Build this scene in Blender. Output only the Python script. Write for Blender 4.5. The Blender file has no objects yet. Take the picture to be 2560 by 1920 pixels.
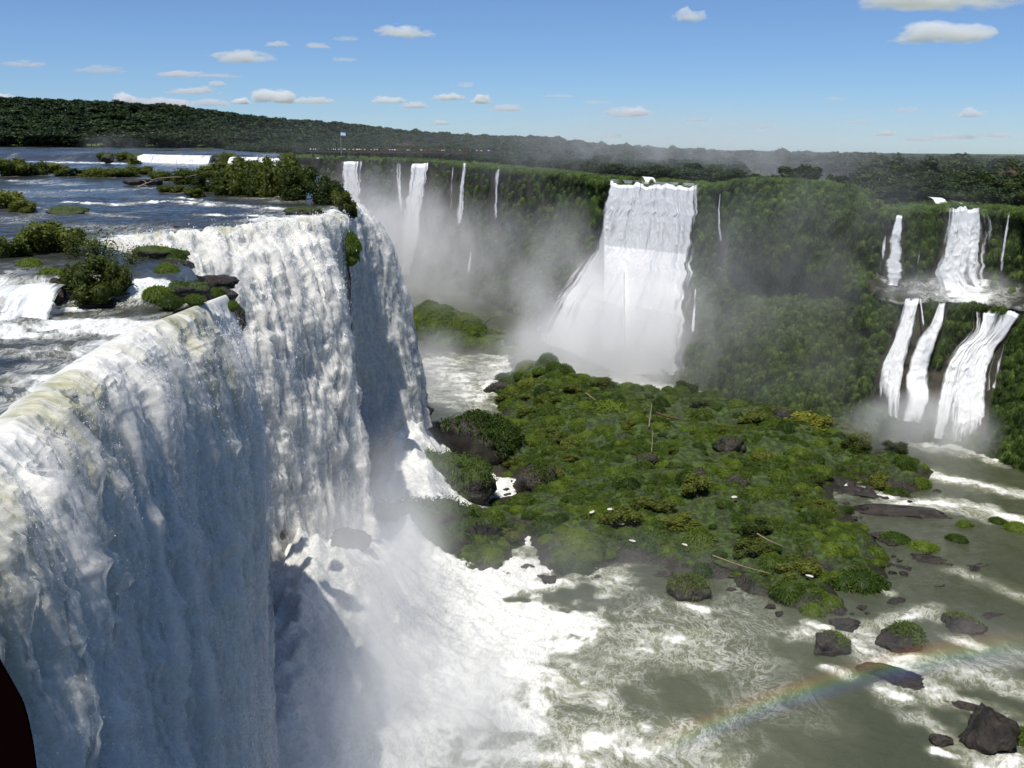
import bpy, math, random
import numpy as np
from mathutils import Vector, Matrix

random.seed(7)
RNG = np.random.default_rng(7)
S = bpy.context.scene
COL = S.collection

# ------------------------------------------------------------------ camera
F, CX, CY = 2500.0, 1280.0, 960.0
CAM_Z = 14.0
PITCH = math.atan((960 - 352) / F)
ROLL = math.radians(0.45)
fwd = np.array([0, math.cos(PITCH), -math.sin(PITCH)])
rt0 = np.array([1.0, 0, 0]); up0 = np.array([0, math.sin(PITCH), math.cos(PITCH)])
rt = rt0 * math.cos(ROLL) + up0 * math.sin(ROLL)
up = up0 * math.cos(ROLL) - rt0 * math.sin(ROLL)
EYE = np.array([0, 0, CAM_Z])
cd = bpy.data.cameras.new('camera'); cam = bpy.data.objects.new('camera', cd); COL.objects.link(cam)
cam.matrix_world = Matrix(((rt[0], up[0], -fwd[0], 0), (rt[1], up[1], -fwd[1], 0), (rt[2], up[2], -fwd[2], CAM_Z), (0, 0, 0, 1)))
cd.sensor_width = 36.0; cd.lens = 36.0 * F / 2560.0
cd.clip_start = 0.1; cd.clip_end = 60000
S.camera = cam
BASE = -55.0

def ray(px, py):
    return fwd + (px - CX) / F * rt + (CY - py) / F * up
def PY(px, py, Y):
    """the surveyed point seen at px, py at ground distance Y"""
    d = ray(px, py); return EYE + d * (Y / d[1])
def PZ(px, py, z):
    d = ray(px, py); return EYE + d * ((z - CAM_Z) / d[2])
def proj(P):
    P = np.asarray(P, float); q = P - EYE
    a = q @ fwd
    return CX + F * (q @ rt) / a, CY - F * (q @ up) / a

# ------------------------------------------------------------------ noise
def _h(ix, iy, iz, seed):
    n = (ix.astype(np.int64) * 374761393 + iy.astype(np.int64) * 668265263 + iz.astype(np.int64) * 2147483647 + seed * 974634777) & 0xffffffff
    n = ((n ^ (n >> 13)) * 1274126177) & 0xffffffff
    n = (n ^ (n >> 16)) & 0xffffffff
    n = (n * 2246822519) & 0xffffffff
    n = n ^ (n >> 15)
    return (n & 0xffffff) / float(0xffffff) * 2 - 1
def vn(x, y, z=None, seed=0):
    x = np.asarray(x, float); y = np.asarray(y, float)
    ix = np.floor(x); iy = np.floor(y); fx = x - ix; fy = y - iy
    fx = fx * fx * fx * (fx * (fx * 6 - 15) + 10); fy = fy * fy * fy * (fy * (fy * 6 - 15) + 10)
    if z is None:
        o = np.zeros_like(ix)
        a = _h(ix, iy, o, seed); b = _h(ix + 1, iy, o, seed); c = _h(ix, iy + 1, o, seed); d = _h(ix + 1, iy + 1, o, seed)
        return (a + (b - a) * fx) * (1 - fy) + (c + (d - c) * fx) * fy
    z = np.asarray(z, float); iz = np.floor(z); fz = z - iz; fz = fz * fz * (3 - 2 * fz)
    r = []
    for k in (0, 1):
        a = _h(ix, iy, iz + k, seed); b = _h(ix + 1, iy, iz + k, seed); c = _h(ix, iy + 1, iz + k, seed); d = _h(ix + 1, iy + 1, iz + k, seed)
        r.append((a + (b - a) * fx) * (1 - fy) + (c + (d - c) * fx) * fy)
    return r[0] * (1 - fz) + r[1] * fz
def fbm(x, y, z=None, oc=4, seed=0, gain=0.5, lac=2.03):
    s = 0; a = 1; t = 0
    for i in range(oc):
        f = lac ** i
        s = s + a * vn(x * f, y * f, None if z is None else z * f, seed + i * 17); t += a; a *= gain
    return s / t
def billow(x, y, oc=3, seed=0, gain=0.5):
    s = 0; a = 1; t = 0
    for i in range(oc):
        f = 2.1 ** i
        s = s + a * np.abs(vn(x * f, y * f, None, seed + i * 31)); t += a; a *= gain
    return s / t
def sstep(a, b, x):
    t = np.clip((x - a) / (b - a), 0, 1); return t * t * (3 - 2 * t)

# ------------------------------------------------------------------ mesh helpers
def link(o, parent=None):
    COL.objects.link(o)
    if parent is not None: o.parent = parent
    return o
def mesh_np(name, V, faces, mat=None, attrs=None, smooth=True, uv=None):
    """faces: int array (n,3) or (n,4), or list of such"""
    V = np.asarray(V, np.float32)
    fl = faces if isinstance(faces, list) else [faces]
    fl = [np.asarray(f, np.int32) for f in fl if len(f)]
    me = bpy.data.meshes.new(name)
    me.vertices.add(len(V)); me.vertices.foreach_set('co', V.ravel())
    li = np.concatenate([f.ravel() for f in fl]); ls = np.concatenate([np.full(len(f), f.shape[1], np.int32) for f in fl])
    me.loops.add(len(li)); me.loops.foreach_set('vertex_index', li)
    me.polygons.add(len(ls)); st = np.concatenate([[0], np.cumsum(ls)[:-1]]).astype(np.int32)
    me.polygons.foreach_set('loop_start', st)
    me.update(calc_edges=True)
    me.polygons.foreach_set('use_smooth', np.full(len(ls), smooth, bool))
    for k, a in (attrs or {}).items():
        a = np.asarray(a, np.float32)
        at = me.attributes.new(k, 'FLOAT', 'POINT'); at.data.foreach_set('value', a.ravel())
    if uv is not None:
        l = me.uv_layers.new(name='UVMap'); l.data.foreach_set('uv', np.asarray(uv, np.float32)[li].ravel())
    if mat is not None:
        for m in (mat if isinstance(mat, (list, tuple)) else [mat]): me.materials.append(m)
    me.validate(); me.update()
    return me
def obj(name, me, parent=None, loc=None, **props):
    o = bpy.data.objects.new(name, me); link(o, parent)
    if loc is not None: o.location = Vector([float(c) for c in loc])
    for k, v in props.items(): o[k] = v
    return o
def tag(o, label, cat, group=None):
    o['label'] = label; o['category'] = cat
    if group: o['group'] = group
    return o
def empty(name, loc, label=None, cat=None, group=None, rz=0.0):
    o = bpy.data.objects.new(name, None); link(o); o.location = Vector([float(c) for c in loc]); o.rotation_euler = (0, 0, rz)
    if label: tag(o, label, cat, group)
    return o
def grid_faces(nr, nc, base=0):
    i = np.arange(nr - 1)[:, None] * nc + np.arange(nc - 1)[None, :]
    return (np.stack([i, i + 1, i + nc + 1, i + nc], -1).reshape(-1, 4) + base).astype(np.int32)
def catmull(P, t):
    """P (n,...) control points, t in [0,n-1]"""
    P = np.asarray(P, float); n = len(P); t = np.clip(t, 0, n - 1 - 1e-9)
    i = np.floor(t).astype(int); f = (t - i)
    f = f.reshape(f.shape + (1,) * (P.ndim - 1))
    g = lambda k: P[np.clip(k, 0, n - 1)]
    a, b, c, d = g(i - 1), g(i), g(i + 1), g(i + 2)
    a = np.where((i == 0).reshape(f.shape), 2 * b - c, a); d = np.where((i + 2 > n - 1).reshape(f.shape), 2 * c - b, d)
    return 0.5 * ((2 * b) + (-a + c) * f + (2 * a - 5 * b + 4 * c - d) * f ** 2 + (-a + 3 * b - 3 * c + d) * f ** 3)
def loft(net, nr, nc):
    """control net [rows][cols][3] -> dense grid (nr,nc,3)"""
    net = np.asarray(net, float)
    A = catmull(net, np.linspace(0, net.shape[0] - 1, nr))
    B = catmull(np.swapaxes(A, 0, 1), np.linspace(0, net.shape[1] - 1, nc))
    return np.swapaxes(B, 0, 1)
def grid_normals(G):
    du = np.gradient(G, axis=1); dv = np.gradient(G, axis=0)
    n = np.cross(du, dv); n /= np.linalg.norm(n, axis=-1, keepdims=True) + 1e-9
    return n
def arclen(G, axis):
    d = np.linalg.norm(np.diff(G, axis=axis), axis=-1)
    z = np.zeros_like(np.take(d, [0], axis=axis))
    return np.concatenate([z, np.cumsum(d, axis=axis)], axis=axis)
def icosphere(sub):
    import bmesh
    bm = bmesh.new(); bmesh.ops.create_icosphere(bm, subdivisions=sub, radius=1)
    V = np.array([v.co[:] for v in bm.verts]); Fc = np.array([[v.index for v in f.verts] for f in bm.faces]); bm.free()
    return V, Fc
ICO = {k: icosphere(k) for k in (1, 2, 3, 4, 5)}
def tube(pts, rad, ns=6):
    """tapered tube along pts -> V, quads"""
    pts = np.asarray(pts, float); n = len(pts); rad = np.broadcast_to(np.asarray(rad, float), (n,))
    T = np.gradient(pts, axis=0); T /= np.linalg.norm(T, axis=1, keepdims=True) + 1e-9
    ref = np.array([0.31, 0.17, 0.93]) if abs(T[0, 2]) < 0.9 else np.array([1.0, 0, 0])
    A = np.cross(T, ref); A /= np.linalg.norm(A, axis=1, keepdims=True) + 1e-9; B = np.cross(T, A)
    an = np.linspace(0, 2 * math.pi, ns, endpoint=False)
    V = pts[:, None] + rad[:, None, None] * (np.cos(an)[None, :, None] * A[:, None] + np.sin(an)[None, :, None] * B[:, None])
    i = np.arange(n - 1)[:, None] * ns + np.arange(ns)[None, :]
    j = np.arange(n - 1)[:, None] * ns + (np.arange(ns)[None, :] + 1) % ns
    Fq = np.stack([i, j, j + ns, i + ns], -1).reshape(-1, 4)
    return V.reshape(-1, 3), Fq
class MB:
    """collects pieces of ONE mesh"""
    def __init__(s): s.V = []; s.F = []; s.A = []; s.n = 0
    def add(s, V, Fc, tone=0.5):
        V = np.asarray(V, float); s.V.append(V); s.F.append(np.asarray(Fc) + s.n)
        s.A.append(np.broadcast_to(np.asarray(tone, float), (len(V),))); s.n += len(V)
    def box(s, c, d, tone=0.5):
        x, y, z = [k / 2 for k in d]
        V = np.array([(a * x, b * y, e * z) for a in (-1, 1) for b in (-1, 1) for e in (-1, 1)]) + np.asarray(c, float)
        s.add(V, np.array([(0, 1, 3, 2), (4, 6, 7, 5), (0, 4, 5, 1), (2, 3, 7, 6), (0, 2, 6, 4), (1, 5, 7, 3)]), tone)
    def mesh(s, name, mat, smooth=True):
        q = [f for f in s.F if f.shape[1] == 4]; t = [f for f in s.F if f.shape[1] == 3]
        fl = ([np.concatenate(q)] if q else []) + ([np.concatenate(t)] if t else [])
        return mesh_np(name, np.concatenate(s.V), fl, mat, {'tone': np.concatenate(s.A)}, smooth)

# ------------------------------------------------------------------ node helpers
class NT:
    def __init__(s, name):
        s.m = bpy.data.materials.new(name); s.m.use_nodes = True; s.t = s.m.node_tree; s.t.nodes.clear()
        s.out = s.t.nodes.new('ShaderNodeOutputMaterial')
    def n(s, ty, **kw):
        nd = s.t.nodes.new(ty)
        for k, v in kw.items(): setattr(nd, k, v)
        return nd
    def set(s, nd, **kw):
        for k, v in kw.items():
            k2 = k.replace('_', ' ')
            s.put(nd.inputs[k2] if k2 in nd.inputs else nd.inputs[k], v)
        return nd
    def put(s, sock, v):
        if isinstance(v, bpy.types.NodeSocket): s.t.links.new(v, sock)
        elif isinstance(v, (tuple, list)) and len(v) == 3 and sock.type == 'RGBA': sock.default_value = (*v, 1)
        else: sock.default_value = v
    def math(s, op, a, b=0.0, c=None, clamp=False):
        nd = s.n('ShaderNodeMath', operation=op, use_clamp=clamp); s.put(nd.inputs[0], a); s.put(nd.inputs[1], b)
        if c is not None: s.put(nd.inputs[2], c)
        return nd.outputs[0]
    def rng(s, v, a, b, c=0.0, d=1.0, smooth=True):
        nd = s.n('ShaderNodeMapRange', interpolation_type='SMOOTHSTEP' if smooth else 'LINEAR')
        for k, x in zip(('Value', 'From Min', 'From Max', 'To Min', 'To Max'), (v, a, b, c, d)): s.put(nd.inputs[k], x)
        return nd.outputs[0]
    def attr(s, name, ty='GEOMETRY'):
        nd = s.n('ShaderNodeAttribute', attribute_name=name, attribute_type=ty); return nd.outputs['Fac']
    def mapping(s, vec, scale=(1, 1, 1), rot=(0, 0, 0), loc=(0, 0, 0)):
        nd = s.n('ShaderNodeMapping'); s.put(nd.inputs['Vector'], vec); nd.inputs['Scale'].default_value = scale
        nd.inputs['Rotation'].default_value = rot; nd.inputs['Location'].default_value = loc; return nd.outputs[0]
    def noise(s, vec, scale, detail=4, rough=0.55, dist=0.0):
        nd = s.n('ShaderNodeTexNoise'); s.put(nd.inputs['Vector'], vec); s.put(nd.inputs['Scale'], scale)
        nd.inputs['Detail'].default_value = detail; nd.inputs['Roughness'].default_value = rough; nd.inputs['Distortion'].default_value = dist
        return nd.outputs[0]
    def mix(s, fac, a, b, blend='MIX'):
        nd = s.n('ShaderNodeMix', data_type='RGBA', blend_type=blend)
        s.put(nd.inputs[0], fac); s.put(nd.inputs[6], a); s.put(nd.inputs[7], b); return nd.outputs[2]
    def bump(s, h, strength=0.5, dist=0.2):
        nd = s.n('ShaderNodeBump'); s.put(nd.inputs['Height'], h); nd.inputs['Strength'].default_value = strength; nd.inputs['Distance'].default_value = dist
        return nd.outputs[0]
    def pbsdf(s, color, rough=0.6, normal=None, spec=0.3, alpha=None):
        nd = s.n('ShaderNodeBsdfPrincipled'); s.put(nd.inputs['Base Color'], color); s.put(nd.inputs['Roughness'], rough)
        s.put(nd.inputs['Specular IOR Level'], spec)
        if normal is not None: s.put(nd.inputs['Normal'], normal)
        if alpha is not None: s.put(nd.inputs['Alpha'], alpha)
        return nd.outputs[0]
    def mixsh(s, fac, a, b):
        nd = s.n('ShaderNodeMixShader'); s.put(nd.inputs[0], fac); s.put(nd.inputs[1], a); s.put(nd.inputs[2], b); return nd.outputs[0]
    def done(s, sh=None, vol=None):
        if sh is not None: s.t.links.new(sh, s.out.inputs['Surface'])
        if vol is not None: s.t.links.new(vol, s.out.inputs['Volume'])
        return s.m
    def pos(s): return s.n('ShaderNodeNewGeometry').outputs['Position']
    def obco(s): return s.n('ShaderNodeTexCoord').outputs['Object']
    def uv(s): return s.n('ShaderNodeTexCoord').outputs['UV']
    def rand(s): return s.n('ShaderNodeObjectInfo').outputs['Random']

# ------------------------------------------------------------------ materials
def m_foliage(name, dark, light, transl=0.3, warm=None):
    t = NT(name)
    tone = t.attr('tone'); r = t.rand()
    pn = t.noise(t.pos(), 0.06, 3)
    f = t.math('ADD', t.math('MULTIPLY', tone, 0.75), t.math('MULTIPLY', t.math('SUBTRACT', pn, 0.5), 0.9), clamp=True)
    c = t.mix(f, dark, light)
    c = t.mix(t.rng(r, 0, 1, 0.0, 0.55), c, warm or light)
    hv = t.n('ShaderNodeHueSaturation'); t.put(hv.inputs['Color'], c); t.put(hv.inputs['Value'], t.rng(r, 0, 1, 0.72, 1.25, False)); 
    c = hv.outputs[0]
    a = t.pbsdf(c, 0.55, spec=0.25)
    tr = t.n('ShaderNodeBsdfTranslucent'); t.put(tr.inputs[0], t.mix(1.0, c, (1.15, 1.25, 0.5), 'MULTIPLY'))
    return t.done(t.mixsh(transl, a, tr.outputs[0]))
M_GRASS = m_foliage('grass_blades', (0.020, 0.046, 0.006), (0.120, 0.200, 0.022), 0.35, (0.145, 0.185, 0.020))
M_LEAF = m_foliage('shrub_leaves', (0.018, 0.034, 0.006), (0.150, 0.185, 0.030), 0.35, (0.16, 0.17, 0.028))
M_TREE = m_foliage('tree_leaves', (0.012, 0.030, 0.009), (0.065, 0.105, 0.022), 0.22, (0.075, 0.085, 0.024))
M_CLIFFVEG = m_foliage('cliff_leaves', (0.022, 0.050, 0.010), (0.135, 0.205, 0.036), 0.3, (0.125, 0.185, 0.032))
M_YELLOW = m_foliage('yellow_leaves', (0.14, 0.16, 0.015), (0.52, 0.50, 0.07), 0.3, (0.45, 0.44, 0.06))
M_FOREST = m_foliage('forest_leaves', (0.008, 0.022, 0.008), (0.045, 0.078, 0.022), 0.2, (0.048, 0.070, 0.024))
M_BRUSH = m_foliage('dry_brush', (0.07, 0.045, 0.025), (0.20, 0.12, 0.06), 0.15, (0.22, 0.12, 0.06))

def m_plain(name, c, rough=0.7, spec=0.3, var=0.35, scale=1.5):
    t = NT(name); n = t.noise(t.obco(), scale, 5)
    col = t.mix(1.0, c, t.mix(n, (1 - var,) * 3, (1 + var,) * 3), 'MULTIPLY')
    return t.done(t.pbsdf(col, rough, t.bump(n, 0.4, 0.05), spec))
M_BARK = m_plain('bark', (0.09, 0.07, 0.05), 0.85)
M_WOOD = m_plain('bleached_wood', (0.24, 0.18, 0.12), 0.8, scale=3)
M_DARKWOOD = m_plain('wet_wood', (0.10, 0.06, 0.035), 0.7, scale=3)
M_DECK = m_plain('weathered_deck', (0.075, 0.05, 0.04), 0.8)

def m_rock(name, moss_amt):
    t = NT(name); p = t.pos()
    n1 = t.noise(p, 0.35, 8, 0.62); n2 = t.noise(p, 2.2, 6, 0.6)
    c = t.mix(t.rng(n1, .3, .7), (0.008, 0.007, 0.006), (0.065, 0.048, 0.036))
    c = t.mix(t.rng(n2, 0.48, 0.66), c, (0.018, 0.014, 0.011)); n3 = t.noise(t.mapping(p, (1, 1, 3)), 5.0, 6, .7); c = t.mix(t.rng(n3, .55, .75, 0, .6), c, (.10, .085, .07))
    nz = t.n('ShaderNodeSeparateXYZ'); t.put(nz.inputs[0], t.n('ShaderNodeNewGeometry').outputs['Normal'])
    fac = t.rng(t.math('ADD', nz.outputs[2], t.math('MULTIPLY', t.math('SUBTRACT', n1, 0.5), 1.2)), 0.62 - moss_amt * 0.7, 0.85 - moss_amt * 0.6)
    fac = t.math('MULTIPLY', fac, 1.0 if moss_amt > 0 else 0.0)
    g = t.mix(t.noise(p, 1.4, 5), (0.018, 0.034, 0.006), (0.07, 0.105, 0.014))
    c = t.mix(fac, c, g)
    wet = t.math('SUBTRACT', 0.75, t.math('MULTIPLY', t.math('SUBTRACT', 1.0, fac), 0.42))
    return t.done(t.pbsdf(c, wet, t.bump(t.math('ADD', n1, t.math('ADD', t.math('MULTIPLY', n2, 0.5), t.math('MULTIPLY', n3, .25))), 1.0, 0.6), 0.5))
M_ROCK = m_rock('wet_basalt', 0.0)
M_MOSSROCK = m_rock('mossy_basalt', 0.55)

def m_cliff():
    t = NT('cliff_rock'); p = t.pos()
    st = t.mapping(p, (0.25, 0.25, 0.06))
    n1 = t.noise(st, 1.0, 8, 0.6); n2 = t.noise(p, 0.9, 6)
    c = t.mix(n1, (0.012, 0.012, 0.010), (0.07, 0.055, 0.04))
    c = t.mix(t.rng(n2, 0.52, 0.66), c, (0.03, 0.055, 0.014))
    return t.done(t.pbsdf(c, 0.75, t.bump(n1, 0.8, 1.0), 0.3))
M_CLIFF = m_cliff()
def m_ground():
    t = NT('forest_ground'); p = t.pos()
    c = t.mix(t.noise(p, 0.08, 6), (0.030, 0.055, 0.012), (0.095, 0.145, 0.030))
    return t.done(t.pbsdf(c, 0.9, t.bump(t.noise(p, 0.8, 5), 0.7, 0.6), 0.2))
M_GROUND = m_ground()

def m_water(name, deep, shallow, rot, foam_col=(0.86, 0.87, 0.84), sc=1.0, stretch=0.35, rough=0.12):
    """open water with foam where the 'foam' attribute says so; 'rot' turns the streaks along the flow"""
    t = NT(name); p = t.pos(); foam = t.attr('foam')
    w = t.n('ShaderNodeTexNoise'); t.put(w.inputs['Vector'], p); w.inputs['Scale'].default_value = 0.12 * sc; w.inputs['Detail'].default_value = 3
    off = t.n('ShaderNodeVectorMath', operation='MULTIPLY_ADD'); t.put(off.inputs[0], w.outputs['Color']); off.inputs[1].default_value = (7 / sc, 7 / sc, 2); t.put(off.inputs[2], p)
    q = t.mapping(off.outputs[0], (sc, sc * stretch, sc), (0, 0, rot))
    q = t.mapping(q, (1, 1, 1))
    n1 = t.noise(q, 0.33, 10, 0.68, 0.15); n2 = t.noise(q, 1.25, 8, 0.68, 0.2)
    # thin ridged lines of foam
    rd = t.math('ABSOLUTE', t.math('SUBTRACT', n1, 0.5)); lines = t.rng(rd, 0.0, 0.035, 1.0, 0.0)
    rd2 = t.math('ABSOLUTE', t.math('SUBTRACT', n2, 0.5)); lines2 = t.rng(rd2, 0.0, 0.045, 1.0, 0.0)
    patch = t.noise(q, 0.11, 3)
    th = t.math('SUBTRACT', 0.93, t.math('MULTIPLY', foam, 0.62))
    body = t.rng(t.math('ADD', t.math('MULTIPLY', n1, 0.6), t.math('MULTIPLY', n2, 0.4)), t.math('SUBTRACT', th, 0.09), t.math('ADD', th, 0.11))
    ln = t.math('MULTIPLY', t.math('MAXIMUM', t.math('MULTIPLY', lines, 0.55), t.math('MULTIPLY', lines2, 0.42)), t.rng(t.math('ADD', foam, t.math('MULTIPLY', t.math('SUBTRACT', patch, 0.5), 1.5)), 0.16, 0.62))
    f = t.math('MAXIMUM', body, ln, clamp=True)
    deepc = t.mix(t.rng(t.math('ADD', foam, t.math('MULTIPLY', t.math('SUBTRACT', patch, 0.5), 0.6)), 0.0, 0.8), deep, shallow)
    fg = t.noise(q, 4.0, 6, .7); fc_ = t.mix(t.rng(t.math('ADD', t.math('MULTIPLY', fg, .5), t.math('MULTIPLY', n1, .5)), .40, .58), tuple(k * .70 for k in foam_col), foam_col); col = t.mix(t.math('MULTIPLY', f, t.rng(fg, .30, .55, .72, 1.0)), deepc, fc_)
    hgt = t.math('ADD', t.math('MULTIPLY', n1, 0.7), t.math('MULTIPLY', n2, 0.5))
    fine = t.noise(p, 3.2, 5)
    nb = t.bump(t.math('ADD', hgt, t.math('MULTIPLY', fine, 0.4)), 0.6, 0.5)
    return t.done(t.pbsdf(col, t.math('ADD', rough, t.math('MULTIPLY', f, 0.6)), nb, t.math('SUBTRACT', 0.5, t.math('MULTIPLY', f, 0.35))))
M_RIVER = m_water('upper_river_water', (0.030, 0.031, 0.026), (0.13, 0.13, 0.095), math.radians(-62), sc=0.9, stretch=0.25)
M_POOL = m_water('gorge_pool_water', (0.064, 0.072, 0.041), (0.235, 0.24, 0.15), math.radians(35), sc=0.8, stretch=0.5, foam_col=(.88, .87, .81))

def m_fall(name, white=(0.94, 0.91, 0.84), grey=(0.42, 0.47, 0.50), ys=1.0, alpha=True, strk=(9, 1.1), speck=0.0, bmp=.75):
    """falling white water: streaks run down the UV's v; 'edge' fades the torn sides, 'tint' shows thick olive water at the lip"""
    t = NT(name); uv = t.uv()
    a = t.mapping(uv, (strk[0] * 0.12 * ys, strk[1] * 0.12 * ys, 1)); n1 = t.noise(a, 1.0, 9, 0.62, 0.35)
    b = t.mapping(uv, (strk[0] * 0.5 * ys, strk[1] * 0.32 * ys, 1)); n2 = t.noise(b, 1.0, 8, 0.7, 0.4)
    g = t.noise(t.mapping(uv, (5 * ys, 3.2 * ys, 1)), 1.0, 4, 0.7)
    m = t.math('ADD', t.math('MULTIPLY', n1, 0.55), t.math('MULTIPLY', n2, 0.45))
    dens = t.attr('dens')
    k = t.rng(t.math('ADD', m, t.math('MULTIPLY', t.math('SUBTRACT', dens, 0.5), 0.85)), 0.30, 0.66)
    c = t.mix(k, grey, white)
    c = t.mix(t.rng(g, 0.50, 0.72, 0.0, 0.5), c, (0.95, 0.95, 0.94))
    if speck:
        s1 = t.noise(t.mapping(uv, (9, 4.5, 1)), 1.0, 5, .72); s2 = t.noise(t.mapping(uv, (1.3, .7, 1)), 1.0, 4, .6)
        c = t.mix(t.rng(s1, .36, .50, speck, 0.0), c, (0.42, 0.46, 0.45)); c = t.mix(t.rng(s1, .54, .68, 0.0, .9), c, (1, 1, 1))
        c = t.mix(t.rng(s2, .40, .62, .14, 0.0), c, (0.40, 0.42, 0.36))
    tn = t.math('MULTIPLY', t.attr('tint'), t.rng(m, 0.40, 0.60, 1.0, 0.25))
    c = t.mix(tn, c, (0.40, 0.385, 0.20))
    h = t.math('ADD', t.math('MULTIPLY', m, 1.0), t.math('MULTIPLY', g, 0.3))
    if speck: h = t.math('ADD', h, t.math('MULTIPLY', s1, .22))
    nb = t.bump(h, bmp, 0.5)
    pr = t.pbsdf(c, 0.55, nb, 0.25)
    tr = t.n('ShaderNodeBsdfTranslucent'); t.put(tr.inputs[0], c); 
    sh = t.mixsh(0.14, pr, tr.outputs[0])
    if alpha:
        e = t.attr('edge')
        al = t.rng(t.math('ADD', t.math('MULTIPLY', m, 1.3), t.math('SUBTRACT', e, 0.7)), 0.30, 0.72)
        tp = t.n('ShaderNodeBsdfTransparent')
        sh = t.mixsh(al, tp.outputs[0], sh)
    return t.done(sh)
M_FALL = m_fall('near_white_water', grey=(0.60, 0.62, 0.60), ys=0.9, strk=(6, 1.0), speck=.24, bmp=.35)
M_FARFALL = m_fall('far_white_water', white=(.94, .94, .93), grey=(0.60, 0.63, 0.65), ys=0.55, strk=(9, 0.7), bmp=.3)

def m_drop():
    t = NT('spray_drops'); return t.done(t.pbsdf((0.9, 0.92, 0.94), 0.3, spec=0.5))
M_DROP = m_drop()
def m_veil():
    t = NT('spray_veil'); uv = t.uv()
    n = t.noise(t.mapping(uv, (.55, .16, 1)), 1.0, 7, .62, .3); n2 = t.noise(t.mapping(uv, (2.6, 1.5, 1)), 1.0, 6, .7)
    m = t.math('ADD', t.math('MULTIPLY', n, .62), t.math('MULTIPLY', n2, .38))
    a = t.math('MULTIPLY', t.rng(m, .36, .64), t.attr('veil'))
    d = t.n('ShaderNodeBsdfDiffuse'); t.put(d.inputs[0], (.94, .92, .87)); tr = t.n('ShaderNodeBsdfTranslucent'); t.put(tr.inputs[0], (.92, .92, .91))
    tp = t.n('ShaderNodeBsdfTransparent'); return t.done(t.mixsh(a, tp.outputs[0], t.mixsh(.5, d.outputs[0], tr.outputs[0])))
M_VEIL = m_veil()
def m_isle():
    t = NT('island_ground'); p = t.pos(); n1 = t.noise(p, .4, 8, .62); n2 = t.noise(p, 2.5, 5)
    z = t.n('ShaderNodeSeparateXYZ'); t.put(z.inputs[0], p)
    c = t.mix(n2, (.012, .010, .008), (.06, .042, .03)); g = t.mix(n2, (.026, .052, .008), (.10, .155, .024))
    f = t.math('MULTIPLY', t.rng(z.outputs[2], -54.0, -53.0), t.rng(n1, .36, .54, .35, 1.0))
    c = t.mix(f, c, g); c = t.mix(t.rng(t.noise(p, .9, 6, .65), .42, .60, .75, 0), c, (.012, .018, .006)); return t.done(t.pbsdf(c, t.math('ADD', .45, t.math('MULTIPLY', f, .4)), t.bump(t.math('ADD', n1, t.math('MULTIPLY', n2, .5)), .9, .6), .4))  # dark patches mixed in to read as shaded gaps between hummocks
M_ISLE = m_isle()

# ------------------------------------------------------------------ scatter (only for uncountable stuff)
def scatter(name, P, rot, scl, var, sources, parent=None):
    """one stuff object: points carrying leafy or droplet pieces"""
    n = len(P)
    me = bpy.data.meshes.new(name); me.vertices.add(n); me.vertices.foreach_set('co', np.asarray(P, np.float32).ravel())
    for k, ty, a in (('scl', 'FLOAT_VECTOR', scl), ('rotv', 'FLOAT_VECTOR', rot), ('var', 'INT', var)):
        at = me.attributes.new(k, ty, 'POINT')
        if ty == 'INT': at.data.foreach_set('value', np.asarray(a, np.int32))
        else:
            a = np.asarray(a, np.float32); a = np.repeat(a[:, None], 3, 1) if a.ndim == 1 else a
            at.data.foreach_set('vector', a.ravel())
    col = bpy.data.collections.new(name + '_pieces')
    for i, m in enumerate(sources):
        so = bpy.data.objects.new('%s_piece_%02d' % (name, i), m); col.objects.link(so)
    ng = bpy.data.node_groups.new(name + '_scatter', 'GeometryNodeTree')
    ng.interface.new_socket('Geometry', in_out='INPUT', socket_type='NodeSocketGeometry')
    ng.interface.new_socket('Geometry', in_out='OUTPUT', socket_type='NodeSocketGeometry')
    N = ng.nodes; L = ng.links
    gi = N.new('NodeGroupInput'); go = N.new('NodeGroupOutput'); ip = N.new('GeometryNodeInstanceOnPoints')
    ci = N.new('GeometryNodeCollectionInfo'); ci.inputs['Collection'].default_value = col
    ci.inputs['Separate Children'].default_value = True; ci.inputs['Reset Children'].default_value = True
    def na(nm, ty):
        a = N.new('GeometryNodeInputNamedAttribute'); a.data_type = ty; a.inputs['Name'].default_value = nm
        return [s for s in a.outputs if s.enabled and s.name == 'Attribute'][0]
    L.new(gi.outputs[0], ip.inputs['Points']); L.new(ci.outputs[0], ip.inputs['Instance']); ip.inputs['Pick Instance'].default_value = True
    L.new(na('var', 'INT'), ip.inputs['Instance Index']); L.new(na('scl', 'FLOAT_VECTOR'), ip.inputs['Scale'])
    er = N.new('FunctionNodeEulerToRotation'); L.new(na('rotv', 'FLOAT_VECTOR'), er.inputs[0]); L.new(er.outputs[0], ip.inputs['Rotation'])
    L.new(ip.outputs[0], go.inputs[0])
    o = obj(name, me, parent, kind='stuff'); md = o.modifiers.new('scatter', 'NODES'); md.node_group = ng
    return o
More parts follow.
